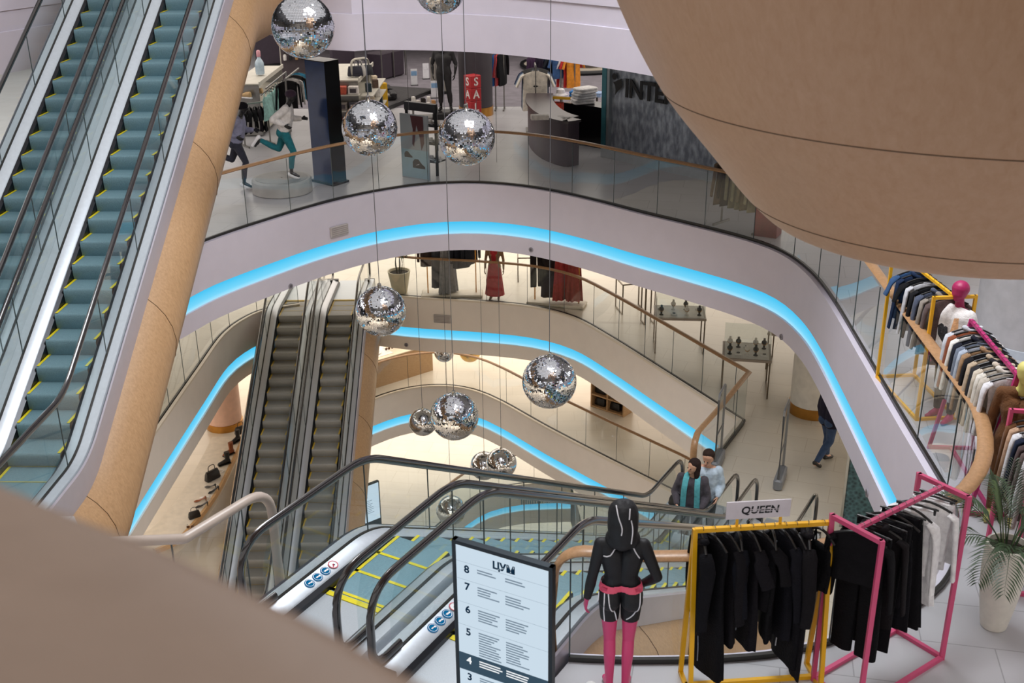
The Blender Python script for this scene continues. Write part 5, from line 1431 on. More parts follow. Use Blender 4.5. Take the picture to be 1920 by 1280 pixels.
# dark crates in a metal frame
a, b = at(718, 152, 0), at(762, 141, 0); u = b - a
dk = thing('padded_cube', 'dark purple padded cubes in a metal frame behind the treadmills', 'display furniture', (a + b) / 2, math.atan2(u.y, u.x))
for s in (-1, 1):
    mb = MB(); mb.bevbox((s * u.length / 4, .35, .45), (u.length / 2 - .04, .6, .85), .04); mb.build('padded_block', PURP, dk, angle=25)
for x in (-.5, 0, .5):
    mb = MB(); mb.bar((x * u.length, .02, 0), (x * u.length, .02, 1.0), .03); mb.build('post', METAL, dk, smooth=False)
mb = MB(); mb.bar((-u.length / 2, .02, .98), (u.length / 2, .02, .98), .03); mb.build('top_bar', METAL, dk, smooth=False)
# low platform with treadmills
A_, B_ = at(722, 200, .12), at(806, 168, .12); u = (B_ - A_); rzp = math.atan2(u.y, u.x); L = u.length
pf = thing('low_platform', 'low black platform carrying two flat treadmills', 'platform', (A_.x, A_.y, 0), rzp)
mb = MB(); mb.box((L / 2, .9, .06), (L + .4, 1.9, .12)); mb.build('deck', mat('platform_black', '1a191b', .45), pf, smooth=False)
mb = MB(); mb.box((L / 2, .9, .122), (L + .3, 1.8, .006)); mb.build('carpet_top', mat('platform_carpet', '3a383a', .9, 0, .2, 10), pf, smooth=False)
MP = Matrix.Translation(pf.location) @ Matrix.Rotation(rzp, 4, 'Z')
for k, (x, y, lb) in enumerate(((.75, .95, 'flat black treadmill in front on the low platform'), (1.5, 1.5, 'flat black treadmill at the back of the low platform'))):
    tr = thing('treadmill', lb, 'treadmill', MP @ V((x, y, .127)), rzp - R(55))
    mb = MB(); mb.bevbox((0, 0, .07), (1.5, .6, .14), .03); mb.build('frame', BLACK, tr, angle=25)
    mb = MB(); mb.box((0, 0, .142), (1.3, .42, .006)); mb.build('belt', mat('treadmill_belt', '8d867c', .6), tr, smooth=False)
    mb = MB(); mb.bevbox((.72, 0, .12), (.2, .6, .2), .03); mb.build('motor_cover', BLACK, tr, angle=25)
def price(label, px, py, h=.32, z=.2, c='7fa3c9'):
    p = at(px, py, z); r = thing('price_card', label, 'sign', (p.x, p.y, z), .15)
    mb = MB(); mb.box((0, 0, h / 2 + .01), (.2, .02, h)); mb.build('card', mat('card_white', 'e4e4ea', .5), r, smooth=False)
    mb = MB(); mb.box((0, -.012, h * .75), (.18, .004, h * .28)); mb.build('blue_header', fabric(c), r, smooth=False)
    mb = MB(); mb.box((0, 0, .01), (.24, .12, .02)); mb.build('foot', HANG, r, smooth=False)
price('price card with blue header on the front treadmill', 777, 160, .5, .13)
price('white price card behind the treadmills', 799, 148, .5, .01, 'dcdce2')
price('price card with blue header before the tilted treadmill deck', 815, 184, .5, .1)
p = at(826, 175, 0); tb = thing('treadmill', 'grey treadmill deck standing upright left of the black mannequin', 'treadmill', p, .2)
mb = MB(); mb.T = Matrix.Rotation(R(-12), 4, 'X'); mb.bevbox((0, 0, .55), (.55, .1, 1.1), .03); mb.build('deck', mat('deck_grey', '7a756f', .5), tb, angle=25)
mb = MB(); mb.box((0, -.08, .04), (.6, .3, .08)); mb.build('base', BLACK, tb, smooth=False)
# small stand of white packets before it
p = at(795, 222, 0)
stn = thing('packet_stand', 'low stand crowded with small white packets left of the second mirror ball', 'display stand', p, .3)
mb = MB(); mb.box((0, 0, .3), (.7, .5, .05)); mb.box((0, 0, .03), (.75, .55, .06)); mb.build('tray', METAL, stn, smooth=False)
for x in (-.3, .3):
    mb = MB(); mb.bar((x, 0, 0), (x, 0, .32), .05); mb.build('post', METAL, stn, smooth=False)
for k in range(10):
    carton('packet', 'small packet on the low stand left of the second mirror ball, %s of ten' % ords[k], 'packet', p + V((-.28 + .14 * (k % 5), -.12 + .22 * (k // 5), .325)), (.09, .1, .14 + .06 * (k % 3)), .3 + .2 * (k % 4), fabric(['e6e2de', 'd4cec8', '2a2624', 'e9e5e0', 'b98a5a'][k % 5]), 'packets on the low stand')
# poster panel and black frame behind it
a, b = at(756, 331, 0), at(806, 339, 0); u = b - a; rzq = math.atan2(u.y, u.x)
po = thing('shoe_poster', 'tall pale poster panel with two dark trainers and a stooping figure', 'poster', (a + b) / 2, rzq); W_ = u.length; H_ = 1.42
mb = MB(); mb.box((0, 0, H_ / 2), (W_, .05, H_)); mb.build('panel', mat('poster_grey', '98a2ab', .45, 0, .06, 2), po, smooth=False)
mb = MB(); mb.box((0, -.027, H_ * .24), (W_ - .02, .004, H_ * .44)); mb.build('poster_lower', mat('poster_blue', '8fb0be', .45), po, smooth=False)
def flat(pts, z0, m, nm, par, y=-.031):
    mb = MB(); mb.add([V((x, y, z)) for x, z in pts], [tuple(range(len(pts)))]); mb.build(nm, m, par, smooth=False)
dr = mat('poster_red', '4a1f24', .5); dks = mat('poster_shoe', '15161a', .5)
flat([(-.08, 1.4), (.27, 1.4), (.28, .82), (.2, .66), (.16, .95), (.08, 1.2), (0, .72), (-.05, .78), (-.02, 1.1)], 0, dr, 'printed_figure', po)
flat([(-.28, .47), (-.06, .47), (-.06, .5), (-.12, .54), (-.18, .6), (-.24, .6), (-.28, .55)], 0, dks, 'printed_shoe', po)
flat([(-.06, .25), (.28, .25), (.28, .3), (.2, .35), (.1, .45), (.0, .45), (-.06, .38)], 0, dks, 'printed_shoe', po)
flat([(.02, .31), (.14, .36), (.1, .33)], 0, mat('card_white', 'e4e4ea', .5), 'printed_stripe', po, -.033)
fb = thing('poster_frame', 'black display frame directly behind the shoe poster', 'display stand', (po.location.x + .12, po.location.y + .45, 0), rzq)
for x in (-.4, .4):
    mb = MB(); mb.bar((x, 0, 0), (x, 0, 1.55), .05); mb.build('post', BLACK, fb, smooth=False)
mb = MB(); mb.box((0, 0, 1.5), (.85, .1, .18)); mb.build('header', mat('header_dark', '2e2f33', .4), fb, smooth=False)
for z in (.3, .7, 1.1):
    mb = MB(); mb.box((0, .15, z), (.8, .35, .03)); mb.build('shelf_board', BLACK, fb, smooth=False)
for k in range(6):
    p = Matrix.Translation(fb.location) @ Matrix.Rotation(rzq, 4, 'Z') @ V((.12 + .2 * (k % 2), .12, .315 + .4 * (k // 2)))
    shoe('trainer', 'pale trainer on the black frame behind the poster, %s shelf, %s one' % (['lower', 'middle', 'upper'][k // 2], ['left', 'right'][k % 2]), p, rzq + 1.2, mat('white_trainer', 'eceaea', .5), 'trainer', 1, 'trainers behind the poster')
p = at(838, 232, .45); carton('boxed_goods', 'yellow and black box between poster and second mirror ball', 'box', (p.x, p.y, .0), (.35, .3, .45), .3, fabric('c99a2a'))
# dark round pillar with brass foot
p = at(893, 214, 0)
pi = struct(thing('pillar', 'dark round pillar with brass foot behind the black mannequin', 'pillar', p))
mb = MB(); mb.lathe([(.47, .22), (.47, 3.0)], (0, 0, 0), 40, False); mb.build('shaft', mat('pillar_dark', '3c363c', .5, 0, .06), pi)
mb = MB(); mb.lathe([(.485, 0), (.485, .24), (.465, .245)], (0, 0, 0), 40, False); mb.build('brass_foot', BRASS, pi)
# SALE cubes
p = at(888, 232, 0); red = mat('sale_red', 'b32a30', .45)
for k, ch in enumerate('ELAS'):
    cu = thing('letter_cube', 'red cube with white letter %s in the stack before the dark pillar' % ch, 'letter cube', (p.x, p.y - .2, .335 * k), R(38), 'red letter cubes')
    mb = MB(); mb.bevbox((0, 0, .1675), (.33, .33, .33), .012); mb.build('cube', red, cu, angle=20)
    for ax in (0, 1):
        Mx = Matrix.Rotation(R(-90 * ax), 4, 'Z') @ Matrix.Translation((0, -.1665, .165)) @ Matrix.Rotation(R(90), 4, 'X')
        text_mesh('letter', ch, .3, mat('letter_white', 'f0e6e2', .5), cu, Mx, .001, .006)
# cash desk
pxs = [(1130, 262), (1085, 309), (1064, 313), (1040, 308), (1015, 297), (998, 282), (990, 266), (992, 252)]
pl_ = [at(x, y, 0) for x, y in pxs]; ct = sum(pl_, V()) / len(pl_)
cd = thing('cash_desk', 'dark purple curved cash desk beside the wet-look glass wall', 'counter', (ct.x, ct.y, 0))
fr = smooth_line(pl_[1:], .12)
mb = MB(cd.location); inn = offset_line(fr, -.5)
mb.loft([fr, [q + V((0, 0, 1.0)) for q in fr], [q + V((0, 0, 1.0)) for q in inn], inn], False); mb.build('front', mat('desk_purple', '3a2c36', .4, 0, .06), cd, angle=50)
mb = MB(cd.location); o1 = offset_line(fr, .06); i1 = offset_line(fr, -.62)
mb.loft([[q + V((0, 0, 1.0)) for q in o1], [q + V((0, 0, 1.06)) for q in o1], [q + V((0, 0, 1.06)) for q in i1], [q + V((0, 0, 1.0)) for q in i1]], False, False, True); mb.build('worktop', mat('desk_top', '3f353a', .3), cd, angle=40)
a, b = at(1085, 282, 0), at(1140, 240, 0)
mb = MB(cd.location); bx0 = V((2.15, 27.3, 0)); mb.box((bx0.x, bx0.y, .5), (1.6, .6, 1.0), R(-40)); mb.build('back_cabinet', BLKG, cd, smooth=False)
for z in (.35, .6, .85):
    mb = MB(cd.location); mb.box((bx0.x - .12 + .3, bx0.y - .4 + .1, z), (.16, .02, .02), R(-40)); mb.build('drawer_handle', METAL, cd, smooth=False)
p = at(1012, 224, 1.06); carton('card_tray', 'small dark tray of white cards on the left end of the cash desk', 'tray', (p.x, p.y, 1.065), (.4, .22, .1), .1, fabric('d8d4d0'))
# T-shirt stand
p = at(1004, 128, 1.62); ts = thing('t_shirt_stand', 'slim metal stand carrying T-shirts behind the cash desk', 'clothes rack', (p.x, p.y, 0))
mb = MB(); mb.bar((0, -.12, 0), (0, -.12, 1.72), .03); mb.build('post', METAL, ts, smooth=False)
mb = MB(); mb.bar((0, -.12, 1.66), (0, .65, 1.66), .025); mb.build('arm', METAL, ts, smooth=False)
mb = MB(); mb.box((0, .1, .015), (.5, .6, .03)); mb.build('base', METAL, ts, smooth=False)
for k, (c, lb) in enumerate((('dcd3c6', 'cream T-shirt with a small dark emblem, foremost'), ('a7b0b8', 'grey T-shirt, second'), ('1f3556', 'navy T-shirt, third'), ('1a2740', 'dark navy T-shirt, rearmost'))):
    g = hang(garment('t_shirt', 'tee', c, .86, lb + ' on the stand behind the cash desk', 'clothing', 'T-shirts on the stand', 1.2 + .05 * k, 150 + k), p + V((0, .0 + .14 * k, .03)), .0); g.scale = (1.3,) * 3
    if k == 0:
        mb = MB(); mb.add([V((-.06, -.085, -.36)), V((0, -.09, -.335)), V((.06, -.085, -.36)), V((0, -.09, -.385))], [(0, 1, 2, 3)]); mb.build('emblem', BLACK, g, smooth=False)
# yellow table with folded goods
a, b = at(1034, 182, .85), at(1110, 186, .85); u = b - a; rz_ = math.atan2(u.y, u.x)
yt = thing('display_table', 'yellow-edged table with a white hat and blue folded shirts', 'table', ((a.x + b.x) / 2, (a.y + b.y) / 2, 0), rz_); Ly = u.length
mb = MB(); mb.box((0, .35, .85), (Ly, .8, .04)); mb.build('tabletop', mat('table_lilac', 'a9a6b8', .5), yt, smooth=False)
mb = MB(); mb.box((0, -.06, .85), (Ly + .02, .03, .07)); mb.build('front_edge', mat('edge_yellow', 'd8a62a', .45), yt, smooth=False)
for x in (-1, 1):
    for y in (0, .7):
        mb = MB(); mb.bar((x * (Ly / 2 - .05), y, 0), (x * (Ly / 2 - .05), y, .83), .05); mb.build('leg', METAL, yt, smooth=False)
mb = MB(); mb.box((0, .35, .3), (Ly - .15, .7, .03)); mb.build('lower_shelf', METAL, yt, smooth=False)
MT = Matrix.Translation(yt.location) @ Matrix.Rotation(rz_, 4, 'Z')
h = thing('bucket_hat', 'white bucket hat on the yellow-edged table', 'hat', MT @ V((-.36, .2, .872)))
mb = MB(); mb.lathe([(.19, 0), (.19, .015), (.12, .06), (.105, .15), (.06, .18), (.005, .185)], (0, 0, 0), 24); mb.build('hat_body', fabric('e8e4e6'), h)
folded('folded_shirt', 'blue folded shirt on the yellow-edged table beside the white hat', 'folded clothes', MT @ V((.12, .2, .872)), (.44, .34, .14), rz_, fabric('2f74b8'), layers=2)
folded('folded_shirt', 'pale blue folded shirt at the right end of the yellow-edged table', 'folded clothes', MT @ V((.56, .3, .872)), (.36, .34, .12), rz_, fabric('9db4d8'), layers=2)
for k, (x, z, c, d, lb) in enumerate(((-.42, .32, 'd8452c', (.3, .3, .38), 'bright red box under the yellow-edged table'), (-.1, .32, 'b83a30', (.1, .1, .34), 'slim red canister under the yellow-edged table'), (.12, .32, '3c3838', (.3, .25, .3), 'dark carton under the yellow-edged table'), (.36, .32, 'b59a72', (.25, .25, .3), 'tan carton under the yellow-edged table'))):
    carton('boxed_goods', lb, 'box', MT @ V((x, .1, z)), d, rz_, fabric(c))
p = at(1100, 212, 1.0)
for k in range(3): folded('folded_shirt', 'white folded garment pile on the cash desk, %s layer from below' % ords[k], 'folded clothes', V((bx0.x - .35 + .03 * k, bx0.y + .15, 1.003 + .13 * k)), (.55, .42, .125), .3 + .2 * k, fabric(['d9d6d6', 'c9cacd', 'e2e0e0'][k]), layers=2)
# low round stage with black edge
c = at(1085, 118, .12); sgx = thing('round_stage', 'low round stage with a black rim behind the T-shirt stand', 'platform', (c.x, c.y, 0))
mb = MB(); mb.lathe([(.02, .1), (1.95, .1)], (0, 0, 0), 64, False); mb.build('stage_top', mat('stage_beige', 'b5ada0', .5), sgx)
mb = MB(); mb.tube([V((2.0 * math.cos(t * math.pi / 32), 2.0 * math.sin(t * math.pi / 32), .08)) for t in range(64)], .08, 8, False, True); mb.build('black_rim', BLACK, sgx)
def mini_rack(label, pxa, pxb, z, cols, kind, L, what, grp, w=1.1, rzd=None, base=False):
    a, b = (at(*pxa, 0) + V((0, 0, z)), at(*pxb, 0) + V((0, 0, z))) if base else (at(*pxa, z), at(*pxb, z)); u = b - a; r = thing('clothes_rack', label, 'clothes rack', (a.x, a.y, 0))
    mb = MB(r.location); mb.bar(a, b, .03); mb.build('hanging_rail', METAL, r, smooth=False)
    for e in (a, b):
        mb = MB(r.location); mb.bar(V((e.x, e.y, 0)), e, .035); mb.build('post', METAL, r, smooth=False)
        mb = MB(r.location); n = V((-u.y, u.x, 0)).normalized() * .25; mb.bar(V((e.x, e.y, .02)) + n, V((e.x, e.y, .02)) - n, .04); mb.build('foot', METAL, r, smooth=False)
    rz0 = math.atan2(u.y, u.x)
    for k, c_ in enumerate(cols):
        hang(garment('shirt', kind, c_[0], L, '%s %s, %s from the left' % (c_[1], what, ords[k]), 'clothing', grp, w, 170 + k), a.lerp(b, (k + .5) / len(cols)), rz0 + R(90 - 25))
mini_rack('clothes rack with purple and dark tops on the round stage', (996, 96), (1026, 96), 1.75, [('3a2440', 'purple top')] * 3 + [('241c2c', 'dark purple top')] * 3, 'long', 1.0, 'on the stage rack', 'tops on the stage rack')
mini_rack('clothes rack with navy tops at the back of the stage', (1028, 96), (1052, 98), 1.75, [('28344e', 'navy top'), ('20242c', 'charcoal top'), ('3a5a8a', 'blue top')], 'tee', .7, 'behind the round stage', 'navy tops behind the stage')
mini_rack('clothes rack with red and white jerseys behind the stage', (1055, 99), (1078, 101), 1.7, [('c83234', 'red jersey'), ('e8e2e2', 'white jersey'), ('c02c30', 'red jersey'), ('d8882c', 'orange jersey')], 'tee', .9, 'on the jersey rack', 'jerseys behind the stage')
mini_rack('small rack with blue, red and black sportswear right of the dark pillar', (928, 92), (944, 92), 1.7, [('2a5a98', 'blue top'), ('c84a50', 'red top'), ('18181c', 'black trousers')], 'long', 1.0, 'right of the dark pillar', 'sportswear by the pillar')
p = at(1099, 128, .0); tub = thing('round_tub', 'dark metallic round tub before the glass wall', 'tub', p)
mb = MB(); mb.lathe([(.02, 0), (.6, 0), (.66, .5), (.63, .5), (.57, .06), (.02, .06)], (0, 0, 0), 40, False); mb.build('tub_body', mat('tub_metal', '5a5350', .35, .6), tub)

# ---------------------------------------------------------------- wet-look glass wall with the shop name
g0, g1 = at(1133, 292, 0), at(1440, 362, 0); u = (g1 - g0); Lg = u.length; u.normalize(); rzg = math.atan2(u.y, u.x)
gw = thing('shop_glass_wall', 'dark rippled glass wall with the shop name in black letters', 'glass wall', g0, rzg)
m, nt, b = nodes_of('rippled_glass'); b.inputs['Base Color'].default_value = srgb('aab2c0'); b.inputs['Roughness'].default_value = .22; b.inputs['Metallic'].default_value = .25
tc = nt.nodes.new('ShaderNodeTexCoord'); mp = nt.nodes.new('ShaderNodeMapping'); mp.inputs['Scale'].default_value = (5, 5, 2); nz = nt.nodes.new('ShaderNodeTexNoise'); nz.inputs['Scale'].default_value = 2; nz.inputs['Detail'].default_value = 4
bp = nt.nodes.new('ShaderNodeBump'); bp.inputs['Strength'].default_value = .5; bp.inputs['Distance'].default_value = .05
nt.links.new(tc.outputs['Object'], mp.inputs[0]); nt.links.new(mp.outputs[0], nz.inputs['Vector']); nt.links.new(nz.outputs['Fac'], bp.inputs['Height']); nt.links.new(bp.outputs[0], b.inputs['Normal'])
rr_ = nt.nodes.new('ShaderNodeValToRGB'); rr_.color_ramp.elements[0].position = .38; rr_.color_ramp.elements[0].color = srgb('8a92a0'); rr_.color_ramp.elements[1].position = .68; rr_.color_ramp.elements[1].color = srgb('c4cedc'); nt.links.new(nz.outputs['Fac'], rr_.inputs[0]); nt.links.new(rr_.outputs[0], b.inputs['Base Color'])  # ramp paints silvery rippling highlights into the base colour of the glass
MATS['rippled_glass'] = m
mb = MB(); mb.box((Lg / 2 + .12, .05, 1.55), (Lg, .05, 2.7)); mb.build('glass', m, gw, smooth=False)
mb = MB(); mb.box((.02, .0, 1.45), (.14, .16, 2.9)); mb.build('frame_post', mat('teal_post', '3f7f8c', .35, .3), gw, smooth=False)
mb = MB(); mb.box((.14, .0, 1.45), (.08, .14, 2.9)); mb.build('frame_post', mat('silver_post', '9aa3a8', .35, .5), gw, smooth=False)
mb = MB(); mb.box((Lg / 2, -.02, .1), (Lg, .22, .2)); mb.build('sill', mat('sill_pale', 'b8c2c8', .35), gw, smooth=False)
LG = mat('shop_letters', '101013', .5)
text_mesh('lettering', 'INTERSPORT', .58, LG, gw, Matrix.Translation((.62, -.03, 1.66)) @ Matrix.Rotation(R(90), 4, 'X'), .01, .012, 0, 'LEFT', .94)
mb = MB(); mb.disc((.30, -.035, 1.90), .075, (0, -1, 0), 20); mb.build('emblem_dot', LG, gw, smooth=False)
mb = MB(); mb.add([V((x, -.034, z - .43)) for x, z in ((.26, 2.2), (.33, 2.22), (.42, 2.27), (.53, 2.31), (.54, 2.12), (.45, 2.04), (.38, 1.97), (.33, 1.9), (.34, 2.04), (.32, 2.13))], [(0, 1, 2, 3, 4, 5, 6, 7, 8, 9)]); mb.build('emblem_figure', LG, gw, smooth=False)
p = at(1357, 345, 0); wp = struct(thing('pillar', 'slim white pillar at the right end of the glass wall', 'pillar', (p.x, p.y + .5, 0), rzg))
mb = MB(); mb.box((0, 0, 1.4), (.22, .3, 2.8)); mb.build('shaft', WHITE, wp, smooth=False)
mb = MB(); mb.box((0, 0, .06), (.26, .34, .12)); mb.build('foot', ALU2, wp, smooth=False)
p = at(1318, 400, 0)
mini_rack('clothes rack with khaki and brown coats behind the balustrade under the oak bowl', (1352, 418), (1425, 436), 1.35, [('5a4c40', 'brown coat'), ('1a1918', 'black coat'), ('6e6a55', 'khaki coat'), ('7d7a62', 'olive coat'), ('6a6048', 'dark khaki coat'), ('8a8468', 'sage coat')], 'coat', .95, 'on the rack under the oak bowl', 'coats under the oak bowl', base=True)
p = at(1448, 452, 0); es = thing('letter_stand', 'dark red stand with a white letter E under the oak bowl', 'sign', (p.x, p.y + .4, 0), -.5)
mb = MB(); mb.box((0, 0, .5), (.42, .35, 1.0)); mb.build('block', mat('stand_red', '7c2a2c', .5, 0, .2, 5), es, smooth=False)
text_mesh('letter', 'E', .3, mat('letter_white', 'f0e6e2', .5), es, Matrix.Translation((0, -.178, .62)) @ Matrix.Rotation(R(90), 4, 'X'), .001, .008)

# ---------------------------------------------------------------- small fittings on the rims
def on_rim(line, z0, h, px, py, sgn=-1):
    best = None
    face = offset_line(line, sgn * .105)
    for i in range(1, len(face) - 1):
        p = face[i]
        for k in range(16):
            zz = z0 - h * (k + .5) / 16; d = CAM_M.transposed() @ V((p.x, p.y, zz - CAM_H))
            e = (960 + F_PX * d.x / -d.z - px) ** 2 + (640 - F_PX * d.y / -d.z - py) ** 2
            if best is None or e < best[0]: best = (e, V((p.x, p.y, zz)), (face[i + 1] - face[i - 1]).normalized())
    return best[1], best[2]
for ln, z, px, py, lb in ((edge4, L4, 630, 432, 'pale loudspeaker grille on the large white balcony rim'), (edge3R, L3, 817, 600, 'beige loudspeaker grille on the second balcony rim')):
    p, t = on_rim(ln, z, 1.5, px, py); r = thing('speaker_grille', lb, 'loudspeaker', p, math.atan2(t.y, t.x))
    mb = MB(); mb.bevbox((0, -.02, 0), (.46, .06, .22), .01); mb.build('housing', mat('speaker_pale', 'bdb6b4', .5), r, angle=25)
    for k in range(5):
        mb = MB(); mb.box((0, -.053, -.08 + .04 * k), (.42, .006, .012)); mb.build('louvre', mat('speaker_line', '99928f', .5), r, smooth=False)
for ln, z, px, py, lb in ((edge4, L4, 542, 533, 'small round detector under the light strip, left part of the white rim'), (edge4, L4, 985, 465, 'small round detector at the centre of the white rim'), (edge4, L4, 1457, 632, 'small round detector on the right bend of the white rim'), (edge3R, L3, 752, 645, 'small round detector on the second balcony rim'), (edge4, L4, 1625, 930, 'small round detector low on the white rim behind the pink rack')):
    p, t = on_rim(ln, z, 1.5, px, py); n = V((t.y, -t.x, 0)); r = thing('smoke_detector', lb, 'detector', p)
    mb = MB(); mb.disc(n * .012, .055, n); mb.tube([n * -.01, n * .012], .055, 16, False); mb.build('housing', mat('detector_grey', '8d8890', .5), r)
    mb = MB(); mb.disc(n * .016, .03, n); mb.build('lens', mat('detector_dark', '5a5660', .4), r)

# ================================================================ dress floor, one storey down
def gown_rack(label, pa, pb, items, plate):
    a, b = at(*pa, L3), at(*pb, L3); u = (b - a); L_ = u.length; rz = math.atan2(u.y, u.x); r = thing('dress_rack', label, 'clothes rack', (a + b) / 2, rz)
    mb = MB(); mb.bevbox((0, 0, .04), (L_ + .35, .5, .08), .02); mb.build('base_plate', mat('plate_cream', 'ddd2c0', .5), r, angle=25)
    for s in (-1, 1):
        mb = MB(); mb.bar((s * L_ / 2, 0, .08), (s * L_ / 2, 0, 1.75), .03); mb.build('post', BRASS if plate else METAL, r, smooth=False)
    mb = MB(); mb.bar((-L_ / 2, 0, 1.75), (L_ / 2, 0, 1.75), .03); mb.build('hanging_rail', METAL, r, smooth=False)
    M_ = Matrix.Translation(r.location) @ Matrix.Rotation(rz, 4, 'Z')
    for k, (t, kind, c, ln, lb, w, d_) in enumerate(items):
        hang(garment({'slip': 'long_dress', 'dress': 'long_dress', 'skirt': 'long_skirt', 'pants': 'trousers', 'long': 'top', 'coat': 'jacket'}[kind], kind, c, ln, lb, 'clothing', None, w, 200 + k, None, False, d_), M_ @ V((-L_ / 2 + L_ * t, 0, 1.75)), rz + R(d_ and 35))
gown_rack('dress rack with grey and black clothes above the second balcony rim', (803, 554), (893, 553), [(.0, 'long', '4a3c38', .9, 'brown patterned blouse at the left of the grey dress rack', .9, 1), (.22, 'slip', '44454c', 1.5, 'long charcoal dress on the grey dress rack', .9, 1.2), (.42, 'skirt', '8b8a8e', 1.55, 'long light grey pleated skirt on the grey dress rack', 1.1, 1.3), (.72, 'coat', '22252e', .95, 'black jacket at the right of the grey dress rack', 1.2, 1.1), (.9, 'long', '2a2c34', .85, 'dark top at the right end of the grey dress rack', 1, 1)], True)
gown_rack('dress rack with black trousers and red dresses above the second balcony rim', (1003, 566), (1085, 574), [(.05, 'pants', '2a2426', 1.2, 'black wide trousers on the red dress rack', 1.1, 1.1), (.32, 'slip', '2c2628', 1.55, 'long black dress on the red dress rack', 1, 1.2), (.62, 'skirt', 'a83a3a', 1.5, 'long red pleated dress on the red dress rack', 1, 1.2), (.9, 'skirt', '9c4440', 1.5, 'long dark red patterned dress at the right of the dress rack', .9, 1.2)], True)
p = at(928, 561, L3); rm = thing('mannequin', 'mannequin in a long red dress standing between the two dress racks', 'mannequin', p, R(170))
o, l = body('body', human(joints(), True, 1.0, .011), rm, None, [mat('bronze_mannequin', '8a6a4a', .35, .2)], .014, 4)
mb = MB(); mb.lathe([(.11, 1.38), (.155, 1.3), (.125, 1.12), (.165, .95), (.19, .7), (.22, .4), (.25, .14)], (0, 0, 0), 48, False)
for i, q in enumerate(mb.v): q.x *= 1 + .05 * math.sin(i * 1.57) * (1.4 - q.z); q.y *= .75
mb.build('red_dress', fabric('b03036'), rm)
p = at(750, 548, L3); pp = thing('potted_plant', 'cream conical pot with thin stems beside the top of the lower escalators', 'potted plant', p)
mb = MB(); mb.lathe([(.02, 0), (.18, 0), (.2, .02), (.3, .58), (.31, .62), (.28, .62), (.26, .56), (.02, .55)], (0, 0, 0), 32, False); mb.build('pot', mat('pot_cream', 'd9cdb0', .5), pp)
mb = MB(); mb.lathe([(.01, .565), (.265, .56)], (0, 0, 0), 24, False); mb.build('soil', mat('soil', '2e241c', .95, 0, .4, 40, .6), pp)
for k in range(5):
    az = k * 1.26
    mb = MB(); mb.tube(smooth_line([V((.06 * math.cos(az), .06 * math.sin(az), .56)), V((.1 * math.cos(az), .1 * math.sin(az), .85)), V((.06 * math.cos(az + .5), .1 * math.sin(az), 1.15))], .05), .012, 6); st_ = mb.build('stem', mat('stem_dark', '3a3428', .6), pp)
    frond(pp, (.06 * math.cos(az + .5), .1 * math.sin(az), 1.13), az, .6, R(45), 1.5, rg, LEAF, 11, .02, .25)
def thin_frame(label, c, w, d, h, rz, m, name='display_table', top=True):
    r = thing(name, label, 'table', c, rz)
    for sx in (-1, 1):
        mb = MB(); x = sx * w / 2
        for y in (-d / 2, d / 2): mb.bar((x, y, 0), (x, y, h), .028)
        mb.bar((x, -d / 2, .014), (x, d / 2, .014), .028); mb.bar((x, -d / 2, h - .014), (x, d / 2, h - .014), .028); mb.build('leg_frame', m, r, smooth=False)
    if top:
        mb = MB(); mb.box((0, 0, h + .02), (w + .06, d + .06, .05)); mb.build('tabletop', mat('table_taupe', '9c9084', .4), r, smooth=False)
    else:
        mb = MB()
        for y in (-d / 2, d / 2): mb.bar((-w / 2, y, h), (w / 2, y, h), .028)
        mb.build('top_frame', m, r, smooth=False)
    return r
BRZ = mat('bronze_frame', '6f6250', .35, .7)
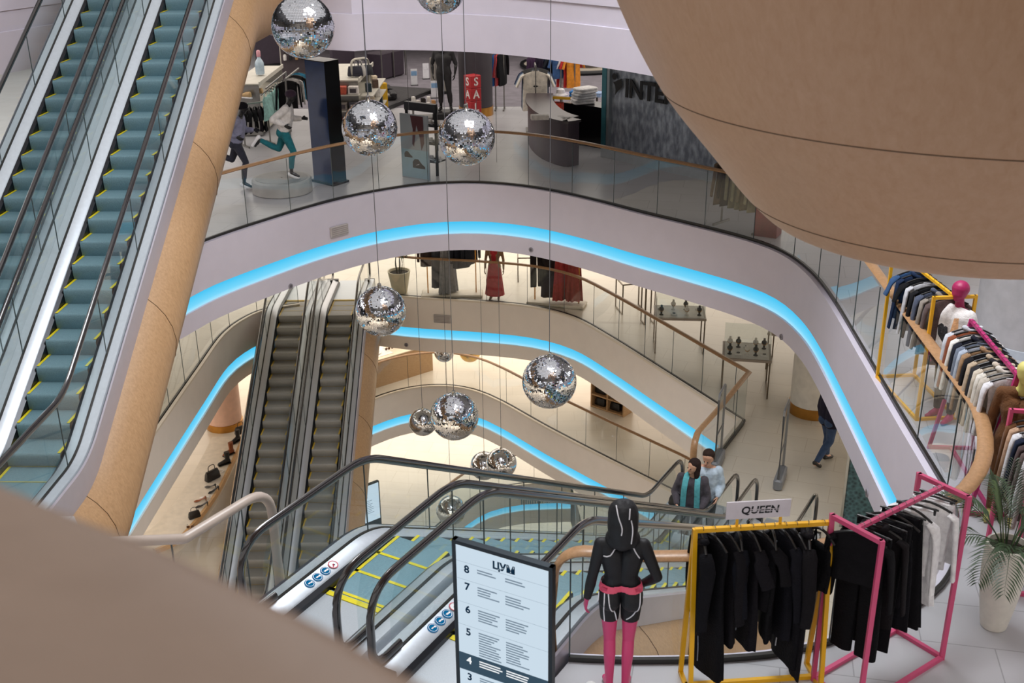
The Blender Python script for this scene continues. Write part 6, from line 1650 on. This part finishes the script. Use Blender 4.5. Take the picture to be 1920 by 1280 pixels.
def vitrine(label, pa, pb, d, items, grp, w2=None):
    a, b = at(*pa, L3), at(*pb, L3); u = b - a; W_ = u.length; rz = math.atan2(u.y, u.x); n = V((-u.y, u.x, 0)).normalized(); c = (a + b) / 2 + n * d / 2
    r = thin_frame(label, c, W_, d, .85, rz, BRZ, 'display_table')
    mb = MB(); mb.box((0, 0, .889), (W_ - .04, d - .04, .02)); mb.build('white_tray', mat('tray_white', 'ece7e0', .5), r, smooth=False)
    for x, y, sx, sy in ((0, -d / 2, W_, 0), (0, d / 2, W_, 0), (-W_ / 2, 0, 0, d), (W_ / 2, 0, 0, d)):
        mb = MB(); q = [V((x - sx / 2, y - sy / 2, .9)), V((x + sx / 2, y + sy / 2, .9)), V((x + sx / 2, y + sy / 2, 1.35)), V((x - sx / 2, y - sy / 2, 1.35))]; mb.add(q, [(0, 1, 2, 3)]); mb.build('glass_pane', GLASS, r, smooth=False, fix=False)
    mb = MB(); mb.add([V((-W_ / 2, -d / 2, 1.35)), V((W_ / 2, -d / 2, 1.35)), V((W_ / 2, d / 2, 1.35)), V((-W_ / 2, d / 2, 1.35))], [(0, 1, 2, 3)]); mb.build('glass_lid', GLASS, r, smooth=False, fix=False)
    M_ = Matrix.Translation(c) @ Matrix.Rotation(rz, 4, 'Z'); rr = random.Random(len(label))
    for k in range(items):
        nx = (items + 1) // 2; x = -W_ / 2 + .12 + (W_ - .24) * (k % nx) / (nx - 1); y = -d / 4 if k < nx else d / 5
        p = M_ @ V((x, y, .897)); j = thing('jewellery_stand', '%s in the %s, %s row, %s from left' % (['small necklace bust', 'white ring tray', 'small jewellery stand'][k % 3], grp, 'front' if k < nx else 'rear', ords[k % nx]), 'jewellery', p, rz, 'jewellery in the ' + grp)
        if k % 3 == 1:
            mb = MB(); mb.bevbox((0, 0, .02), (.14, .1, .04), .006); mb.build('tray', mat('tray_white', 'ece7e0', .5), j, angle=25)
            mb = MB(); mb.tube([V((.03 * math.cos(t), .025 * math.sin(t), .046)) for t in [i * .628 for i in range(10)]], .006, 6, False, True); mb.build('bracelet', mat('dark_jewel', '3a3632', .3, .6), j)
        else:
            mb = MB(); mb.lathe([(.05, 0), (.05, .01), (.02, .03), (.025, .08), (.06, .13), (.055, .17), (.025, .2), (.025, .24), (.005, .25)], (0, 0, 0), 14); mb.build('bust', mat('bust_' + ['dark', '', 'white'][k % 3], ['2c2926', '', 'e6e0d8'][k % 3], .5), j)
            mb = MB(); mb.tube([V((.05 * math.cos(t), -.02 + .05 * math.sin(t), .14 + .03 * math.sin(t))) for t in [i * .52 for i in range(12)]], .006, 6, False, True); mb.build('necklace', BRASS, j)
    return r
vitrine('glass-topped display table with dark jewellery busts behind the slanted handrail', (1228, 662), (1318, 664), .8, 8, 'rear glass table')
vitrine('glass-topped display table with white trays at the pointed handrail corner', (1352, 742), (1438, 748), .9, 10, 'corner glass table')
vitrine('glass-topped display table half hidden beside the white round column', (1436, 692), (1488, 700), .7, 6, 'table beside the column')
a = at(988, 522, L3); thin_frame('thin dark open frame table behind the red dress mannequin', a, .5, .6, .7, 0, BRZ, top=False)
a = at(1182, 580, L3); thin_frame('thin open frame table behind the slanted handrail', a, .62, .6, .8, .2, BRZ, top=False)
a = at(1214, 604, L3); thin_frame('tall slim frame stand next to the rear glass table', a, .25, .3, 1.0, .2, BRZ, top=False)
q = at(1522, 770, L3); rc = struct(thing('pillar', 'white round column with brass foot beside the glass display tables', 'pillar', q))
mb = MB(); mb.lathe([(.46, .22), (.46, 2.7)], (0, 0, 0), 48, False); mb.build('shaft', mat('column_white', 'e2dcd2', .5), rc)
mb = MB(); mb.lathe([(.48, 0), (.48, .22), (.46, .225)], (0, 0, 0), 48, False); mb.build('brass_foot', BRASS, rc)
q = at(1462, 905, L3); q2 = at(1345, 872, L3)
for p, lb in ((q, 'glass security gate to the right of the escalator foot'), (q2, 'glass security gate near the pointed handrail corner')):
    r = thing('security_gate', lb, 'security gate', p, R(68))
    mb = MB(); mb.tube(fillet([V((-.28, 0, .2)), V((-.28, 0, 1.6)), V((.28, 0, 1.6)), V((.28, 0, .2))], [0, .1, .1, 0]), .022, 8); mb.build('frame', mat('gate_grey', '8e8f92', .35, .5), r)
    mb = MB(); mb.add([V((-.26, 0, .2)), V((.26, 0, .2)), V((.26, 0, 1.58)), V((-.26, 0, 1.58))], [(0, 1, 2, 3)]); mb.build('glass_pane', GLASS, r, smooth=False, fix=False)
    mb = MB(); mb.bevbox((0, 0, .11), (.66, .16, .22), .03); mb.build('base', mat('gate_base', '7c7f84', .45), r, angle=25)
    mb = MB(); mb.bar((-.27, 0, .75), (.27, 0, .75), .02); mb.build('cross_bar', mat('gate_grey', '8e8f92', .35, .5), r, smooth=False)
q = at(1612, 992, L3); tb_ = thing('patterned_screen', 'dark teal patterned screen beside the end of the near central escalator', 'screen', (q.x, q.y, L3), R(-20))
mb = MB(); mb.box((0, 0, .7), (.6, .06, 1.4)); mt, nt, b_ = nodes_of('teal_pattern'); vo = nt.nodes.new('ShaderNodeTexVoronoi'); vo.inputs['Scale'].default_value = 16; rp_ = nt.nodes.new('ShaderNodeValToRGB'); rp_.color_ramp.elements[0].color = srgb('182830'); rp_.color_ramp.elements[1].color = srgb('5f8a92'); tcx = nt.nodes.new('ShaderNodeTexCoord')
nt.links.new(tcx.outputs['Object'], vo.inputs['Vector']); nt.links.new(vo.outputs['Distance'], rp_.inputs[0]); nt.links.new(rp_.outputs[0], b_.inputs['Base Color']); mb.build('panel', mt, tb_, smooth=False)
for x in (-.31, .31):
    mb = MB(); mb.bar((x, 0, 0), (x, 0, 1.5), .06); mb.build('post', STEEL, tb_, smooth=False)

# ================================================================ shoe floor, two storeys down
CB = mat('bench_cream', 'e6dac8', .4); EDG = mat_wood('bench_wood_edge', 'c99a66', 'dcb482', .4, 2, (3, 3, 12))
pts = smooth_line([at(x, y, L2 + .45) for x, y in ((290, 1030), (340, 1003), (400, 930), (437, 860), (456, 818))], .2)
bn = thing('shoe_bench', 'long curved cream bench with a light wood edge displaying shoes and bags', 'display bench', (pts[0].x, pts[0].y, L2))
lf = offset_line(pts, .85)
mb = MB(bn.location); mb.loft([pts, lf], False); mb.build('bench_top', CB, bn)
mb = MB(bn.location); mb.loft([[p + V((0, 0, .006)) for p in offset_line(pts, .03)], [p + V((0, 0, .006)) for p in offset_line(pts, -.04)], [p - V((0, 0, .12)) for p in offset_line(pts, -.04)], [p - V((0, 0, .12)) for p in pts]], False); mb.build('wood_edge', EDG, bn, angle=30)
mb = MB(bn.location); mb.loft([[V((p.x, p.y, L2)) for p in offset_line(pts, .1)], [p - V((0, 0, .01)) for p in offset_line(pts, .1)]], False); mb.build('bench_front', CB, bn)
bl_ = mat('black_leather', '1c1a1a', .4); br_ = mat('brown_leather', '8a4a24', .4); wl_ = mat('white_leather', 'e4e0dc', .4)
def onb(x, y): return at(x, y, L2 + .455)
for x, y, rz, m_, k_, lb in ((443, 828, 2.6, bl_, 'boot', 'black boot at the far end of the cream bench'), (430, 852, 2.4, br_, 'boot', 'brown ankle boot on the cream bench'), (422, 870, 2.2, bl_, 'boot', 'tall black boot in front of the brown boot'), (396, 915, 1.4, bl_, 'pump', 'dark court shoe beside the black frame bag'), (402, 922, 2.3, bl_, 'pump', 'second dark court shoe beside the black frame bag'),
                          (377, 940, 1.8, br_, 'pump', 'brown pointed pump on the cream bench'), (386, 936, 1.2, wl_, 'pump', 'pale pump next to the brown pointed pump'), (380, 950, 1.9, bl_, 'pump', 'dark slingback pump nearest the sunglasses')):
    shoe('boot' if k_ == 'boot' else 'pump', lb, onb(x, y), rz, m_, k_, 1.25)
handbag('handbag', 'black frame handbag on the cream shoe bench', onb(399, 898), .9, bl_, 1.3)
handbag('handbag', 'small black clutch bag near the front of the cream bench', onb(365, 970), .6, bl_, .9)
handbag('handbag', 'dark handbag at the far end of the cream bench beside the black boot', onb(452, 812), .8, bl_, 1.1)
sgs = thing('sunglasses', 'pair of sunglasses at the front end of the cream bench', 'sunglasses', onb(357, 990), .2)
for s in (-1, 1):
    mb = MB(); mb.tube([V((s * .045 + .035 * math.cos(t), 0, .04 + .03 * math.sin(t))) for t in [i * .524 for i in range(12)]], .006, 6, False, True); mb.disc((s * .045, 0, .04), .032, (0, -1, 0)); mb.build('lens', mat('amber_lens', '5a3a24', .2), sgs)
    mb = MB(); mb.tube([V((s * .08, 0, .05)), V((s * .075, .12, .045)), V((s * .07, .15, .02))], .004, 6); mb.build('temple', HANG, sgs)
jd = thing('bracelet', 'thin white bracelet on the cream bench beside the black boots', 'bracelet', onb(414, 884))
mb = MB(); mb.tube([V((.07 * math.cos(t), .07 * math.sin(t), .012)) for t in [i * .35 for i in range(18)]], .012, 6, False, True); mb.build('ring', wl_, jd)
q = at(437, 806, L2); pc = struct(thing('pillar', 'blush-coloured round column with brass foot left of the lower escalators', 'pillar', (q.x - .3, q.y + .3, L2)))
mb = MB(); mb.lathe([(.5, .2), (.5, 2.7)], (0, 0, 0), 48, False); mb.build('shaft', mat('column_blush', 'd8b09c', .45), pc)
mb = MB(); mb.lathe([(.52, 0), (.52, .2), (.5, .205)], (0, 0, 0), 48, False); mb.build('brass_foot', BRASS, pc)
# wooden counter with sunglasses
a, b = at(640, 748, L2), at(812, 694, L2); u = b - a; rz = math.atan2(u.y, u.x); Lc = u.length
wc = thing('wooden_counter', 'light wooden counter displaying sunglasses right of the lower escalators', 'counter', a, rz)
WC = mat_wood('counter_wood', 'b08a60', 'c6a27a', .45, 1.5, (3, 3, 14))
mb = MB(); mb.box((Lc / 2, .5, .45), (Lc, 1.0, .9)); mb.build('cabinet', WC, wc, smooth=False)
mb = MB(); mb.box((Lc / 2, .5, .91), (Lc + .04, 1.04, .03)); mb.build('worktop', mat('counter_top', 'e2cfb4', .4), wc, smooth=False)
mb = MB(); mb.box((Lc * .3, .5, .93), (Lc * .6, .7, .012)); mb.build('white_inlay', mat('tray_white', 'ece7e0', .5), wc, smooth=False)
MC = Matrix.Translation(a) @ Matrix.Rotation(rz, 4, 'Z')
pl2 = thing('round_tray', 'round white tray with blue glasses on the wooden counter', 'tray', MC @ V((1.55, .5, .94)))
mb = MB(); mb.lathe([(.02, .0), (.2, 0), (.22, .03), (.2, .02), (.02, .012)], (0, 0, 0), 28, False); mb.build('tray', mat('tray_white', 'ece7e0', .5), pl2)
mb = MB(); mb.bevbox((.03, 0, .05), (.16, .1, .07), .02); mb.build('blue_case', fabric('3a5a94'), pl2)
for k in range(4):
    s = thing('sunglasses', 'dark sunglasses on the wooden counter, %s from the left' % ords[k], 'sunglasses', MC @ V((1.15 + .0 if k == 0 else 1.75 + .22 * k, .4, .95)), rz, 'sunglasses on the counter')
    for q_ in (-1, 1):
        mb = MB(); mb.disc((q_ * .05, 0, .05), .042, (0, -1, 0)); mb.tube([V((q_ * .05 + .042 * math.cos(t), 0, .05 + .042 * math.sin(t))) for t in [i * .524 for i in range(12)]], .007, 6, False, True); mb.build('lens', mat('amber_lens', '5a3a24', .2), s)
        mb = MB(); mb.tube([V((q_ * .09, 0, .06)), V((q_ * .085, .13, .055)), V((q_ * .08, .16, .02))], .005, 6); mb.build('temple', HANG, s)
# wooden shelf with bags, far right
a = at(1108, 762, L2); b = at(1168, 782, L2); u = b - a; rz = math.atan2(u.y, u.x)
ws = thing('wooden_shelf', 'open wooden shelf unit with black bags under the second balcony rim', 'shelf', a, rz); Lw = u.length
for x in (0, Lw / 2, Lw):
    mb = MB(); mb.box((x, .25, .6), (.04, .5, 1.2)); mb.build('side_panel', WC, ws, smooth=False)
for z in (.03, .42, .8, 1.18):
    mb = MB(); mb.box((Lw / 2, .25, z), (Lw, .5, .04)); mb.build('shelf_board', WC, ws, smooth=False)
mb = MB(); mb.box((Lw / 2, .49, .6), (Lw, .02, 1.2)); mb.build('back_panel', mat('shelf_back', '5a4634', .6), ws, smooth=False)
MS = Matrix.Translation(a) @ Matrix.Rotation(rz, 4, 'Z')
for k, (x, z, lb) in enumerate(((.22, .05, 'black bag on the bottom left of the wooden shelf'), (.22, .44, 'dark square bag in the middle left of the wooden shelf'), (.75, .05, 'patterned dark bag on the bottom right of the wooden shelf'), (.75, .44, 'dark bag in the middle right of the wooden shelf'))):
    handbag('handbag', lb, MS @ V((x * Lw / 1.0 if Lw < 1 else x, .18, z)), rz, bl_, 1.1)

q = at(1932, 640, 0); gp_ = struct(thing('pillar', 'wide pale grey round pillar at the right edge behind the magenta-headed mannequin', 'pillar', q))
mb = MB(); mb.lathe([(.78, .12), (.78, 3.2)], (0, 0, 0), 48, False); mb.build('shaft', mat('column_grey', 'b4b2b4', .55), gp_)
mb = MB(); mb.lathe([(.8, 0), (.8, .12), (.78, .125)], (0, 0, 0), 48, False); mb.build('foot', ALU2, gp_)

mini_rack('low rack of black tops between the pale shelf and the running mannequins', (452, 196), (500, 190), 1.05, [('141316', 'black top'), ('1c1a1e', 'black training top'), ('121114', 'black top'), ('241f24', 'dark plum top'), ('161518', 'black top')], 'tee', .7, 'on the low rack behind the runners', 'black tops behind the runners')
